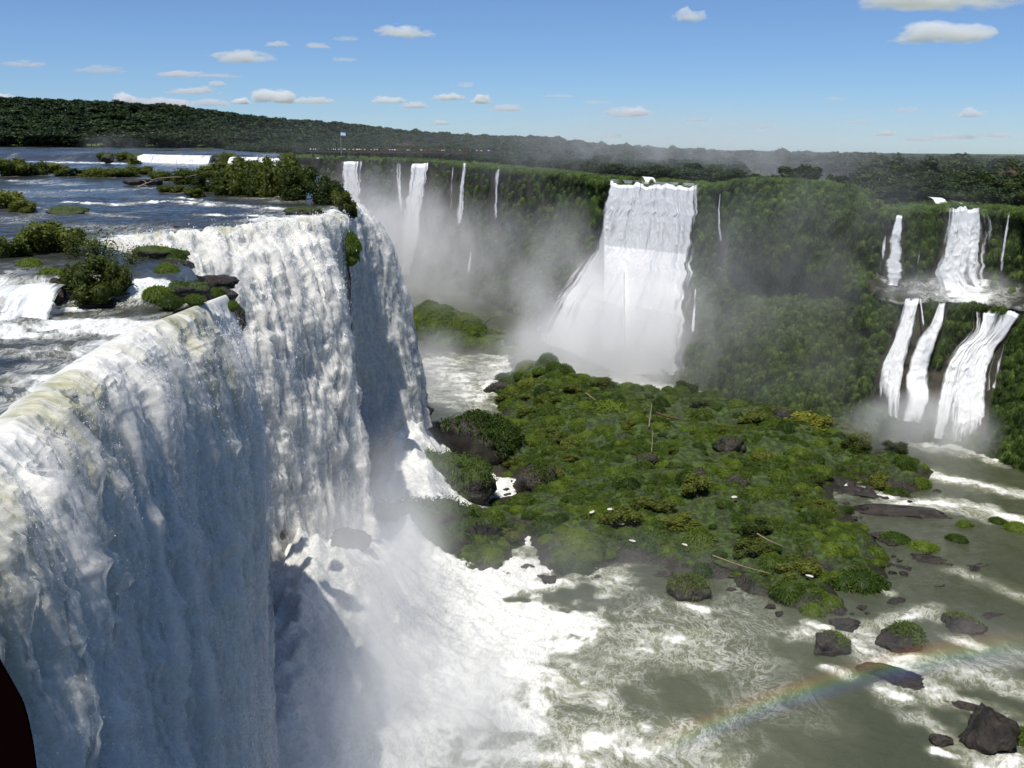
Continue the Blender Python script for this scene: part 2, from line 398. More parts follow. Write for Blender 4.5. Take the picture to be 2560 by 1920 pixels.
# ------------------------------------------------------------------ plant meshes
def unit(v): return v / (np.linalg.norm(v, axis=-1, keepdims=True) + 1e-9)
def dirs(n, rg, zmin=-1.0):
    v = unit(rg.normal(size=(n * 4, 3))); v = v[v[:, 2] > zmin][:n]; return v
def blades(P, D, length, width, droop, rg, tone):
    """bent blades: each two quads narrowing to the tip"""
    n = len(P); side = unit(np.cross(D, rg.normal(size=(n, 3))))
    L = length[:, None]; W = width[:, None]; dn = np.array([0, 0, -1.0])
    p1 = P + D * L * 0.55 + dn * L * droop[:, None] * 0.25
    p2 = P + D * L * 0.92 + dn * L * droop[:, None] * 0.85
    V = np.stack([P - side * W * 0.4, P + side * W * 0.4, p1 - side * W * 0.5, p1 + side * W * 0.5, p2 - side * W * 0.08, p2 + side * W * 0.08], 1).reshape(-1, 3)
    b = np.arange(n)[:, None] * 6
    Fq = np.concatenate([b + np.array([0, 1, 3, 2]), b + np.array([2, 3, 5, 4])])
    T = np.repeat(tone, 6)
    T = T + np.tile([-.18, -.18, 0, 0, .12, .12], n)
    return V, Fq, np.clip(T, 0, 1)
def leafquads(P, size, rg, tone, flat=0.4):
    n = len(P); d = unit(rg.normal(size=(n, 3)) * [1, 1, flat]); a = unit(np.cross(d, rg.normal(size=(n, 3))))
    s = size[:, None]
    V = np.stack([P - d * s, P + a * s * 0.45, P + d * s, P - a * s * 0.45], 1).reshape(-1, 3)
    Fq = np.arange(n)[:, None] * 4 + np.arange(4)
    return V, Fq, np.repeat(tone, 4)
def blob(rg, sub=3, amp=0.18, fr=1.7):
    V, Fc = ICO[sub]; o = rg.uniform(-50, 50, 3)
    r = 1 + amp * fbm(V[:, 0] * fr + o[0], V[:, 1] * fr + o[1], V[:, 2] * fr + o[2], 3)
    return V * r[:, None], Fc
def grass_dome(seed, n=900, leaf=False):
    """rounded hummock of arching grass; base at z=0, radius about 1"""
    rg = np.random.default_rng(seed); mb = MB()
    ls = [(np.array([0, 0, 0.0]), 1.0, rg.uniform(.62, .8))]
    for k in range(rg.integers(2, 5)):
        a = rg.uniform(0, 6.28); r = rg.uniform(.35, .6)
        ls.append((np.array([math.cos(a) * .62, math.sin(a) * .62, 0]), r, r * rg.uniform(.75, 1.0)))
    for c, r, h in ls:
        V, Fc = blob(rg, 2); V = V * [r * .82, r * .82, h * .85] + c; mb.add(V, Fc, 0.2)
        m = int(n * r * r * (1 if r == 1 else 1.2)); d = dirs(m, rg, -0.15)
        nz = fbm(d[:, 0] * 2 + seed, d[:, 1] * 2, d[:, 2] * 2, 3)
        P = d * [r, r, h] * (0.78 + .12 * nz)[:, None] + c
        D = unit(d * [1, 1, .7] + [0, 0, .35] + rg.normal(size=(m, 3)) * .35)
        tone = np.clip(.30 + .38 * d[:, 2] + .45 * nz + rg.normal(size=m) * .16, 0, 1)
        V, Fq, T = blades(P, D, rg.uniform(.22, .42, m) * (0.6 + .4 * r), rg.uniform(.028, .055, m), rg.uniform(.5, 1.3, m), rg, tone)
        mb.add(V, Fq, T)
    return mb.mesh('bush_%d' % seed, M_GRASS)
def shrub(seed, n=2600, mat=None, tall=1.0, loose=0.0, size=0.075):
    """leafy shrub made of several leaf clumps on thin stems; base z=0, radius about 1"""
    rg = np.random.default_rng(seed); mb = MB(); k = rg.integers(11, 17)
    cs = []
    for i in range(k):
        a = rg.uniform(0, 6.28); q = math.sqrt(rg.uniform(0, 1)) * .72 if i % 3 else rg.uniform(.5, .85); z = (rg.uniform(.25, 1.0) * (1 - .45 * q) if i % 3 else rg.uniform(.08, .3)) * tall
        cs.append((np.array([math.cos(a) * q, math.sin(a) * q, z]), rg.uniform(.28, .46)))
    for c, r in cs:
        if loose < .5:
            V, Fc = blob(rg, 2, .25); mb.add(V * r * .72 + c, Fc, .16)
        m = int(n / k); d = dirs(m, rg)
        rr = r * rg.uniform(.55, 1.15, m) ** (1.0 if loose else .6)
        nz = fbm(d[:, 0] * 2.5 + c[0] * 9, d[:, 1] * 2.5 + c[1] * 9, d[:, 2] * 2.5, 2)
        P = c + d * (rr * (1 + .3 * nz))[:, None]; P[:, 2] = np.maximum(P[:, 2], .01)
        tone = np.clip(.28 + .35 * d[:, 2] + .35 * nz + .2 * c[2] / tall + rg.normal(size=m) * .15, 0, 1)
        V, Fq, T = leafquads(P, rg.uniform(.6, 1.3, m) * size, rg, tone); mb.add(V, Fq, T)
        st = np.array([[c[0] * .15, c[1] * .15, 0], c * [.6, .6, .5], c]); V, Fq = tube(st, [.03, .02, .012], 4); mb.add(V, Fq, .15)
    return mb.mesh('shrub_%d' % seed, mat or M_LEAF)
def tree_parts(seed, n=1500, spread=1.0, mat=None, size=.06):
    """rainforest tree, unit height: trunk with limbs, crown of leaf clumps with gaps"""
    rg = np.random.default_rng(seed); tb = MB(); cb = MB()
    lean = rg.uniform(-.04, .04, 2)
    tr = np.array([[0, 0, 0], [lean[0] * .4, lean[1] * .4, .25], [lean[0], lean[1], .5], [lean[0] * 1.5, lean[1] * 1.5, .72]])
    V, Fq = tube(tr, [.03, .022, .016, .009], 7); tb.add(V, Fq)
    k = rg.integers(9, 14)
    for i in range(k):
        a = rg.uniform(0, 6.28); q = math.sqrt(rg.uniform(0.02, 1)) * .34 * spread; z = .46 + rg.uniform(0, .44) * (1 - .6 * q / (.34 * spread))
        c = np.array([math.cos(a) * q + lean[0], math.sin(a) * q + lean[1], z]); r = rg.uniform(.10, .17)
        b0 = tr[2] if z < .7 else tr[3]
        V, Fq = tube(np.array([b0, (b0 + c) / 2 + [0, 0, -.02], c]), [.011, .008, .004], 4); tb.add(V, Fq)
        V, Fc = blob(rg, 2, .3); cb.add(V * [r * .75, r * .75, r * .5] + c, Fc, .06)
        m = n // k; d = dirs(m, rg); nz = fbm(d[:, 0] * 2.5 + i * 7, d[:, 1] * 2.5, d[:, 2] * 2.5, 2)
        P = c + d * [1, 1, .75] * (r * rg.uniform(.7, 1.15, m) * (1 + .35 * nz))[:, None]
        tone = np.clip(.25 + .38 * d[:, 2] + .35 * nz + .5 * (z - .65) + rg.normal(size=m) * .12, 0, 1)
        V, Fq, T = leafquads(P, rg.uniform(.6, 1.3, m) * size, rg, tone); cb.add(V, Fq, T)
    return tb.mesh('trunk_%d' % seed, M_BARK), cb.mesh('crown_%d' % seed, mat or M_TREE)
def merged_tree(seed, n=260, spread=1.0, size=.075, mat=None):
    rg = np.random.default_rng(seed); mb = MB()
    V, Fq = tube(np.array([[0, 0, 0], [0, 0, .6]]), [.025, .012], 5); mb.add(V, Fq, 0.1)
    k = rg.integers(6, 10)
    for i in range(k):
        a = rg.uniform(0, 6.28); q = math.sqrt(rg.uniform(0.02, 1)) * .3 * spread; z = .40 + rg.uniform(0, .45) * (1 - .6 * q / (.3 * spread))
        c = np.array([math.cos(a) * q, math.sin(a) * q, z]); r = rg.uniform(.13, .21)
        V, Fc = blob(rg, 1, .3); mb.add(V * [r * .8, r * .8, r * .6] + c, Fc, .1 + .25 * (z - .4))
        m = n // k; d = dirs(m, rg, -.4); P = c + d * [1, 1, .75] * (r * rg.uniform(.75, 1.15, m))[:, None]
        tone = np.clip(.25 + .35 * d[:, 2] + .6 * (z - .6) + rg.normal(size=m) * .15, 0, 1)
        V, Fq, T = leafquads(P, rg.uniform(.6, 1.3, m) * size, rg, tone); mb.add(V, Fq, T)
    return mb.mesh('forest_tree_%d' % seed, mat or M_TREE)
def hanging_tuft(seed, n=190, mat=None):
    """leafy clump that hangs on a wall; faces +z up, about 1 across"""
    rg = np.random.default_rng(seed); mb = MB()
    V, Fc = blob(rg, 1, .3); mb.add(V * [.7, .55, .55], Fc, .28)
    d = dirs(n, rg, -.7); nz = fbm(d[:, 0] * 2 + seed, d[:, 1] * 2, d[:, 2] * 2, 2)
    P = d * [.85, .7, .7] * (.8 + .3 * nz)[:, None]
    D = unit(d + rg.normal(size=(n, 3)) * .4)
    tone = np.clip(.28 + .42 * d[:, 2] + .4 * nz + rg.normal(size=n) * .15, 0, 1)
    V, Fq, T = blades(P, D, rg.uniform(.3, .75, n), rg.uniform(.04, .09, n), rg.uniform(.8, 2.0, n), rg, tone); mb.add(V, Fq, T)
    return mb.mesh('hanging_tuft_%d' % seed, mat or M_CLIFFVEG)
def ground_tuft(seed, n=110, mat=None):
    rg = np.random.default_rng(seed); mb = MB()
    d = dirs(n, rg, 0.0); P = d * [.5, .5, .12]
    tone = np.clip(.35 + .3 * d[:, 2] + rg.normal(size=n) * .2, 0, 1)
    V, Fq, T = blades(P, unit(d * [.9, .9, 1] + [0, 0, .4]), rg.uniform(.3, .7, n), rg.uniform(.04, .09, n), rg.uniform(.4, 1.3, n), rg, tone); mb.add(V, Fq, T)
    return mb.mesh('ground_tuft_%d' % seed, mat or M_GRASS)

DOMES = [grass_dome(100 + i) for i in range(7)]
SHRUBS = [shrub(200 + i, tall=.8 + .25 * (i % 3)) for i in range(6)]
LOOSE = [shrub(230 + i, n=900, loose=1.0, tall=1.1, size=.06) for i in range(2)]
TREES = [tree_parts(300 + i, spread=.9 + .12 * i) for i in range(5)]
FTREES = [merged_tree(330 + i, spread=.9 + .08 * i, mat=M_FOREST) for i in range(6)]
HANG = [hanging_tuft(350 + i) for i in range(5)]
GTUFT = [ground_tuft(370 + i) for i in range(4)]

def rock_mesh(seed, sub=5, sc=(1, 1, .7), mat=None, rough=.35):
    rg = np.random.default_rng(seed); V, Fc = ICO[sub]; o = rg.uniform(-50, 50, 3)
    # facet: push out along a few cut planes, then roughen
    r = np.ones(len(V))
    for k in range(13):
        d = unit(rg.normal(size=3)); lim = rg.uniform(.52, .86); dp = V @ d
        r = np.minimum(r, np.where(dp > 1e-3, lim / np.maximum(dp, 1e-3), 9))
    r = r * (1 + rough * .8 * fbm(V[:, 0] * 1.5 + o[0], V[:, 1] * 1.5 + o[1], V[:, 2] * 1.5 + o[2], 6, gain=.58) - rough * .35 * (1 - np.abs(fbm(V[:, 0] * 3 + o[1], V[:, 1] * 3 + o[0], V[:, 2] * 4, 3)) * 4).clip(0, 1))
    return mesh_np('rock_%d' % seed, V * r[:, None] * sc, Fc, mat or M_ROCK)
ROCKS = [rock_mesh(400 + i, 4, rough=.5) for i in range(6)]
MROCKS = [rock_mesh(420 + i, 4, mat=M_MOSSROCK, rough=.6) for i in range(4)]
def put(name, me, loc, s, label, cat, group=None, rz=None):
    o = obj(name, me, None, loc); o.rotation_euler = (0, 0, random.uniform(0, 6.28) if rz is None else rz)
    o.scale = (s, s, s) if not isinstance(s, (tuple, list)) else s
    return tag(o, label, cat, group)
# ------------------------------------------------------------------ upper river
def lipx(y):
    """x of the edge where the upper river ends, for each distance y"""
    ys = [-60, 20, 40, 45, 50, 54, 60, 64, 70, 76, 82, 88, 91, 97, 108, 119, 127, 134, 141, 147, 153, 160, 167.5, 170, 188, 200, 215, 240, 270, 310, 420, 520, 580, 640, 3000]
    xs = [-21, -21.5, -22.6, -21.9, -24.1, -23.3, -26.3, -25.3, -27.4, -26.0, -27.2, -26.2, -27, -31, -41, -49, -46, -42, -38.5, -35.5, -33, -30.8, -28.4, -27.5, -29.5, -32.5, -36.5, -42, -48, -57, -88, -120, -150, -175, -400]
    return np.interp(y, ys, xs)
def river_z(x, y):
    st = 85.5 + 2.2 * fbm(x * .12, x * 0 + 3.3, None, 3)
    z = 2.0 * sstep(st - 1.5, st + 1.5, y) * sstep(-27.5, -31, x)
    z = z + 1.2 * sstep(200, 330, y) + 3.6 * sstep(470, 490, y + .25 * (x + 150))
    return z
def strokes(x, y, L):
    f = np.zeros_like(x)
    for pts, w, a, z in L:
        Q = np.array([PZ(px, py, z)[:2] for px, py in pts])
        best = np.full_like(x, 1e9)
        for p, q in zip(Q[:-1], Q[1:]):
            d = q - p; t = np.clip(((x - p[0]) * d[0] + (y - p[1]) * d[1]) / (d @ d + 1e-9), 0, 1)
            best = np.minimum(best, np.hypot(x - p[0] - t * d[0], y - p[1] - t * d[1]))
        wn = 1 + .8 * fbm(x * .12, y * .12, None, 3, 91) + .5 * fbm(x * .5, y * .5, None, 2, 92)
        g = np.exp(-(best / (w * np.maximum(wn, .25))) ** 2)
        f = np.maximum(f, g * (a + .30 * fbm(x * .3 + y * .2, y * .55, None, 4, 93)))
    return f
UP = [([(0, 960), (180, 925), (300, 855)], 2.6, .62, 0), ([(0, 1015), (120, 975)], 1.6, .6, 0), ([(330, 800), (480, 772), (540, 765)], 1.4, .5, 0),
    # foam on the upper river: image-surveyed strokes, width (m), strength, water level
    ([(170, 507), (300, 512), (420, 503), (560, 515)], 4.0, .62, 2), ([(450, 495), (560, 512), (700, 522)], 3.0, .55, 2),
    ([(500, 538), (640, 540), (720, 545)], 3.0, .55, 2), ([(180, 478), (330, 476), (420, 470)], 5, .45, 2), ([(30, 458), (170, 467)], 6, .5, 2),
    ([(0, 445), (140, 447), (300, 452)], 8, .3, 2), ([(100, 520), (330, 545)], 2, .35, 2), ([(620, 552), (740, 545), (800, 535), (860, 520)], 5, .62, 2),
    ([(300, 592), (440, 574), (560, 574), (690, 566), (740, 548)], 2.2, .42, 2), ([(270, 598), (330, 590), (400, 600)], 3.0, .75, 2),
    ([(0, 830), (150, 825), (300, 815)], 4.0, .72, 0), ([(0, 880), (150, 880), (270, 875)], 3.0, .62, 0), ([(0, 790), (190, 775)], 1.6, .75, 0), ([(60, 920), (200, 915)], 2.0, .42, 0),
    ([(0, 1045), (80, 1015)], 1.0, .5, 0), ([(180, 980), (270, 935), (340, 865), (430, 815), (540, 775)], 1.0, .45, 0),
    ([(90, 384), (250, 386)], 8, .75, 6.8), ([(350, 386), (540, 388), (740, 392)], 9, .5, 6.8), ([(0, 372), (300, 373)], 12, .3, 6.8), ([(160, 402), (330, 405)], 8, .7, 4)]
ys = np.concatenate([np.arange(-60, 30, 3.0), np.arange(30, 100, .28), np.arange(100, 210, .5), np.arange(210, 480, 2), np.arange(480, 500, .8), np.arange(500, 900, 10)])
s = np.concatenate([np.linspace(0, 1, 200) ** 1.5 * 90, np.linspace(92, 260, 50), np.linspace(270, 900, 40)])
YY, SS = np.meshgrid(ys, s, indexing='ij'); XX = lipx(YY) - .95 - SS * (1 + np.maximum(YY - 150, 0) / 300)
ZZ = river_z(XX, YY); FO = strokes(XX, YY, UP)
stp = np.exp(-((YY - 86) / 2.5) ** 2) * (XX < -28); FO = np.maximum(FO * 1.22, stp * .8); FO = np.maximum(FO, .20 + .36 * fbm(XX * .05, YY * .08, None, 4, 95) * (YY < 300))
amp = np.where(YY < 500, 1, .6) * (.10 + .40 * FO)
edge = sstep(0.3, 4, SS)
ZZ = ZZ + edge * amp * (fbm(XX * .35 + YY * .3, YY * .9 - XX * .35, None, 4, 5) * 1.1 + .5 * fbm(XX * 1.7, YY * 2.2, None, 3, 9))
fgrid = grid_faces(*YY.shape)
obj('river', mesh_np('river', np.stack([XX, YY, ZZ], -1).reshape(-1, 3), fgrid[:, ::-1], M_RIVER, {'foam': FO}), kind='structure')

# rock under the river edge: the dark walls behind the near falls
yw = np.concatenate([np.arange(-40, 90, 2.5), np.arange(90, 180, 1.2), np.arange(180, 660, 6)])
zw = np.linspace(0, 1, 46)
YW, TW = np.meshgrid(yw, zw, indexing='ij')
ztop = np.where(YW > 90, 1.4, -.6); XW = lipx(YW) - 1.2 - 1.2 * TW
ZW = ztop + (BASE - 3 - ztop) * TW
nz = fbm(YW * .18, ZW * .12, None, 5, 40); XW = XW + 1.6 * nz * sstep(0, .12, TW) + .6 * (np.floor(ZW * .22 + nz) % 2)
XW = XW - .8 * (YW < 90)
obj('gorge_wall', mesh_np('gorge_wall', np.stack([XW, YW, ZW], -1).reshape(-1, 3), grid_faces(*YW.shape), M_ROCK), kind='structure')

# ------------------------------------------------------------------ the three great curtains on the near side
def curtain(name, net, nr, nc, label, amps, tint_fn, seed, bottom_fade=.0, step_lip=.06, drops=0, dens=.5, ragged=None, cover=1.0):
    G = loft(net, nr, nc)
    # denser rows near the lip
    U = arclen(G, 1).mean(0)[None, :].repeat(nr, 0) if False else arclen(G, 1)
    # common across-coordinate (lip length) so streaks follow the fall
    lip = arclen(G[:1], 1)[0]; Sx = np.repeat(lip[None], nr, 0); Tm = arclen(G, 0)
    N = grid_normals(G)
    if (N[..., 0].mean()) < 0: N = -N
    on = sstep(3.2, 9.0, Tm); on2 = sstep(3.0, 5.2, Tm)
    a0, a1, a2, a3 = amps
    wob = .9 * fbm(Sx * .15, Tm * .05, None, 3, seed + 3)
    sx = Sx + wob
    big = fbm(sx * .16, Tm * .035, None, 4, seed)                       # broad buttresses
    rope = 1 - 2.2 * billow(sx * .34, Tm * .055 + 2.5 * fbm(sx * .2, Tm * .02, None, 2, seed + 5), 4, seed + 1, .5)  # lumpy ropes of water
    lump = 1 - 2.2 * billow(sx * .75, Tm * .26, 4, seed + 2, .5)
    fine = fbm(sx * 3.2, Tm * 1.3, None, 3, seed + 6, .5)
    lipw = sstep(1.6, 3.0, Tm) * (1 - sstep(5, 9, Tm)); knob = 1 - 2.2 * billow(sx * .9, Tm * .5, 2, seed + 12, .4)
    disp = .32 * (knob - .35) * lipw * (a2 / .6) + a0 * big * on + a1 * rope * on + a2 * lump * (.3 * sstep(1.8, 3.6, Tm) + .7 * on2) + a3 * fine * (.1 + .9 * on2)
    disp = disp - (a1 * .42 * on + a2 * .40 * on2) - .0; endf = np.clip(np.minimum(np.linspace(0, 1, nc), 1 - np.linspace(0, 1, nc)) * 14, .25, 1)[None]
    G2 = G + N * (disp * endf)[..., None]
    G2[..., 2] += .25 * a2 * lump * on2
    tint = tint_fn(Sx, Tm, sx)
    dn = .4 * knob * lipw + .5 + .55 * (rope - .4) + .40 * (lump - .4) + .35 * big + (dens - .5) + .35 * (1 - sstep(5, 18, Tm))  # grooves between ropes painted greyer like shade, top of the fall whiter
    uvn = np.stack([Sx, Tm], -1).reshape(-1, 2) * .5
    un = np.linspace(0, 1, nc)[None].repeat(nr, 0); vn_ = np.linspace(0, 1, nr)[:, None].repeat(nc, 1)
    ed = np.full_like(un, 1.2) if ragged is None else ragged(un, vn_, Sx, Tm)
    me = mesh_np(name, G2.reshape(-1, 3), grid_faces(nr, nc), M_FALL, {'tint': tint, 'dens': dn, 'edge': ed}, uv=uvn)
    o = obj(name, me); tag(o, label, 'waterfall')
    # a torn half-clear veil of spray riding just outside the solid water
    k = 2; Gv = G2[::k, ::k]; Nv = N[::k, ::k]; Sv = Sx[::k, ::k]; Tv = Tm[::k, ::k]
    Gv = Gv + Nv * (.35 + .5 * np.abs(fbm(Sv * .5, Tv * .15, None, 4, seed + 8)) * 2)[..., None] * sstep(1, 8, Tv)[..., None]
    vl = sstep(2.0, 7, Tv) * (.85 if cover else 1) * np.clip(np.minimum(un[::k, ::k], 1 - un[::k, ::k]) * 30, 0, 1)
    obj('veil', mesh_np('veil', Gv.reshape(-1, 3), grid_faces(*Sv.shape), M_VEIL, {'veil': vl}, uv=np.stack([Sv, Tv], -1).reshape(-1, 2)), o)
    if drops:
        rg = np.random.default_rng(seed); w = (on2 * (.4 + .6 * (rope > 0)) * (.4 + (lump > .1))).ravel(); w /= w.sum()
        ix = rg.choice(w.size, drops, p=w); P = G2.reshape(-1, 3)[ix] + N.reshape(-1, 3)[ix] * rg.exponential(.30, drops)[:, None] + rg.normal(size=(drops, 3)) * [.15, .15, .35]
        sc = (rg.exponential(.006, drops) + .004) * np.clip(np.linalg.norm(P - EYE, axis=1) / 65, .55, 2.2)
        scl = np.stack([sc, sc, sc * rg.uniform(1, 2.4, drops)], 1)
        so = scatter('spray', P, np.zeros((drops, 3)), scl, np.zeros(drops), [DROPM], o)
    return o, G2
DROPM = mesh_np('drop', ICO[1][0], ICO[1][1], M_DROP)

cols = [6, 16, 26, 35, 42, 50, 58, 66, 73, 79, 84, 89]
SIL = [(548, 751), (556, 751), (570, 758), (588, 790), (614, 860), (640, 960), (660, 1110), (668, 1320), (672, 1560), (690, 1900)]
rows = []
for k, (dx, z) in enumerate([(-3.4, -.45), (-1.8, .20), (-.5, .22), (1.0, -.75), (2.2, -4.0), (3.0, -10), (3.7, -19), (4.2, -32), (4.5, -46), (4.9, -58)]):
    e = PY(SIL[k][0], SIL[k][1], 89.0); r_ = []
    for y in cols:
        q = max(0.0, (y - 66) / 23.0) ** 1.5; p = np.array([lipx(y) + dx + .35 * math.sin(y * .5) * (k > 3), y, z]); 
        r_.append(tuple(p * (1 - q) + np.array([e[0], y, e[2] if k > 2 else z]) * q))
    rows.append(r_)
def tint1(Sx, Tm, sx):
    k = sstep(.6, 2.2, Tm) * (1 - sstep(4, 17, Tm + 4 * fbm(sx * .3, Tm * .1, None, 3, 71)))
    return np.clip(k * sstep(-.15, .35, fbm(sx * .16, Tm * .02, None, 3, 77) + .15) * 1.0 + .10 * (Tm < 30), 0, 1)
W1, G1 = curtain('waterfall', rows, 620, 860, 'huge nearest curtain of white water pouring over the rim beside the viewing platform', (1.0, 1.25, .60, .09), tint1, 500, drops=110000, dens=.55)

net2 = []
LX2 = [(-49, 119), (-46, 127), (-42, 134), (-38.5, 141), (-35.5, 147), (-33, 153), (-30.8, 160), (-28.4, 167.5)]
lip2 = [(x, y, 2.05) for x, y in LX2]
def out2(d, z, dz=0): return [(x + .78 * d * (1 - .35 * (i > 5)), y - .60 * d * (1 - .8 * (i > 5)), z + dz * (i / 7.0)) for i, (x, y) in enumerate(LX2)]
r1 = out2(2.6, 1.0); r2 = out2(6.2, -2.4); r3 = out2(9.3, -8.5); r4 = out2(11.6, -18, -3); r5 = out2(13.2, -29, -7); r6 = out2(14.6, -40, -8)
r0 = [(x - 2.6, y + 1.9, z - .5) for x, y, z in lip2]
def tint2(Sx, Tm, sx):
    k = sstep(.8, 2.4, Tm) * (1 - sstep(4.5, 7, Tm + 1.5 * fbm(sx * .3, Tm * .1, None, 3, 81)))
    return np.clip(k * (.35 + .65 * sstep(.0, .35, fbm(sx * .2, Tm * 0, None, 3, 83))), 0, 1)
SIL2 = [None, (862, 556), (858, 640), (858, 740), (868, 880), (886, 1040), (912, 1270)]
NET2 = [list(q) for q in (lip2, r1, r2, r3, r4, r5, r6)]
for k in range(2, 7):
    ex = PY(SIL2[k][0], SIL2[k][1], 164.0)
    NET2[k][-1] = (ex[0], 164.0, ex[2])
    dxe = ex[0] - (r2, r3, r4, r5, r6)[k - 2][-1][0]
    x, y, z = NET2[k][-2]; NET2[k][-2] = (x + dxe * .6, y, .5 * z + .5 * ex[2])
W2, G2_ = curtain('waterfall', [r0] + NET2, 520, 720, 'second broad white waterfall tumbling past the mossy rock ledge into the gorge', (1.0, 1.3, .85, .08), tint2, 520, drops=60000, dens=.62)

rows = []
cols3 = [180, 184, 188, 192, 196, 201, 208, 216, 228]
for k, (dx, z) in enumerate([(-2, 1.9), (0, 2.0), (2.0, 1.0), (5.0, -2.5), (7.8, -8), (10, -16), (11.8, -25), (13.2, -34), (14.8, -44)]):
    rows.append([(lipx(y) + dx * (.04 + .96 * sstep(182, 197, y)) - 1.0 * (1 - sstep(180, 190, y)), y + .25 * dx * sstep(175, 200, y), z) for y in cols3])
W3, G3 = curtain('waterfall', rows, 360, 360, 'blue shaded waterfall curving away behind the grass tuft on the rim', (1.1, 1.2, .5, .06), lambda S_, T_, x_: np.zeros_like(S_), 540, drops=5000, dens=.30)  # low dens paints extra shade into this curtain as greyer water
# ------------------------------------------------------------------ far side of the gorge
# columns: image x of the rim, image y of the rim, distance of rim, set-back profile kind
CC = [(560, 391, 640), (700, 392, 600), (770, 395, 585), (850, 398, 550), (912, 399, 540), (990, 401, 528), (1080, 404, 515), (1130, 411, 492), (1180, 416, 470), (1245, 422, 437),
      (1350, 432, 402), (1450, 442, 368), (1510, 458, 336), (1600, 462, 325), (1745, 467, 305), (1800, 468, 296), (1840, 456, 282), (1900, 452, 276), (2000, 456, 271), (2080, 464, 268),
      (2150, 478, 266), (2195, 528, 259), (2250, 540, 256), (2310, 532, 254), (2370, 524, 253), (2465, 531, 250), (2560, 535, 241), (2720, 520, 222), (2950, 500, 190), (3300, 480, 150), (3900, 470, 100)]
CX_ = np.array([c[0] for c in CC], float); CYL = np.array([c[1] for c in CC], float); CD = np.array([c[2] for c in CC], float)
def rim(px): return np.interp(px, CX_, CYL), np.interp(px, CX_, CD)
def tier(px): return np.clip((px - 2120) / 80, 0, 1)          # 1 where the cliff has the lower shelf
def bulge(px): return np.exp(-((px - 1960) / 150.0) ** 2)
RIMZ = np.array([PY(c[0], c[1], c[2])[2] for c in CC])
def rimz(px): return np.interp(px, CX_, RIMZ)
def setback(px, z):
    """how far the wall stands toward the viewer of the rim at height z"""
    zt = rimz(px); h = np.clip((zt - z) / (zt - BASE), 0, 1)
    one = 2.0 * h + 16 * np.clip((h - .52) / .48, 0, 1) ** 1.4
    one = one + bulge(px) * (5 * np.sin(np.clip(h / .45, 0, 1) * math.pi) ** .8 - 4 * np.exp(-((h - .48) / .06) ** 2) + 8 * np.clip((h - .48) / .2, 0, 1))
    ap = sstep(1300, 1620, px) * np.clip((1800 - px) / 60, 0, 1)
    one = one + ap * 9 * np.clip((h - .36) / .3, 0, 1)
    two = 2.0 * np.clip(h / .33, 0, 1) + 11 * sstep(.33, .40, h) + 13 * np.clip((h - .40) / .6, 0, 1) ** 1.1
    cone = np.clip(rim(px)[1] - (334 + .22 * (1515 - px)), 0, None) * sstep(.34, .78, h) * sstep(1290, 1370, px) * (px < 1560)
    one = one + cone
    t = tier(px); return one * (1 - t) + two * t
def wall_grid(px, py, off=0.0):
    d = fwd + ((px - CX) / F)[..., None] * rt + ((CY - py) / F)[..., None] * up
    Y = rim(px)[1]
    for _ in range(14):
        z = CAM_Z + d[..., 2] / d[..., 1] * Y; Y = .5 * Y + .5 * (rim(px)[1] - setback(px, z) - off)
    return EYE + d * (Y / d[..., 1])[..., None]
def wall_at(px, py, off=0.0):
    """point of the far cliff seen at px, py, moved 'off' metres toward the viewer"""
    Y = rim(px)[1]
    for _ in range(12):
        z = PY(px, py, Y)[2]; Y = .5 * Y + .5 * (rim(px)[1] - setback(px, z) - off)
    return PY(px, py, Y)
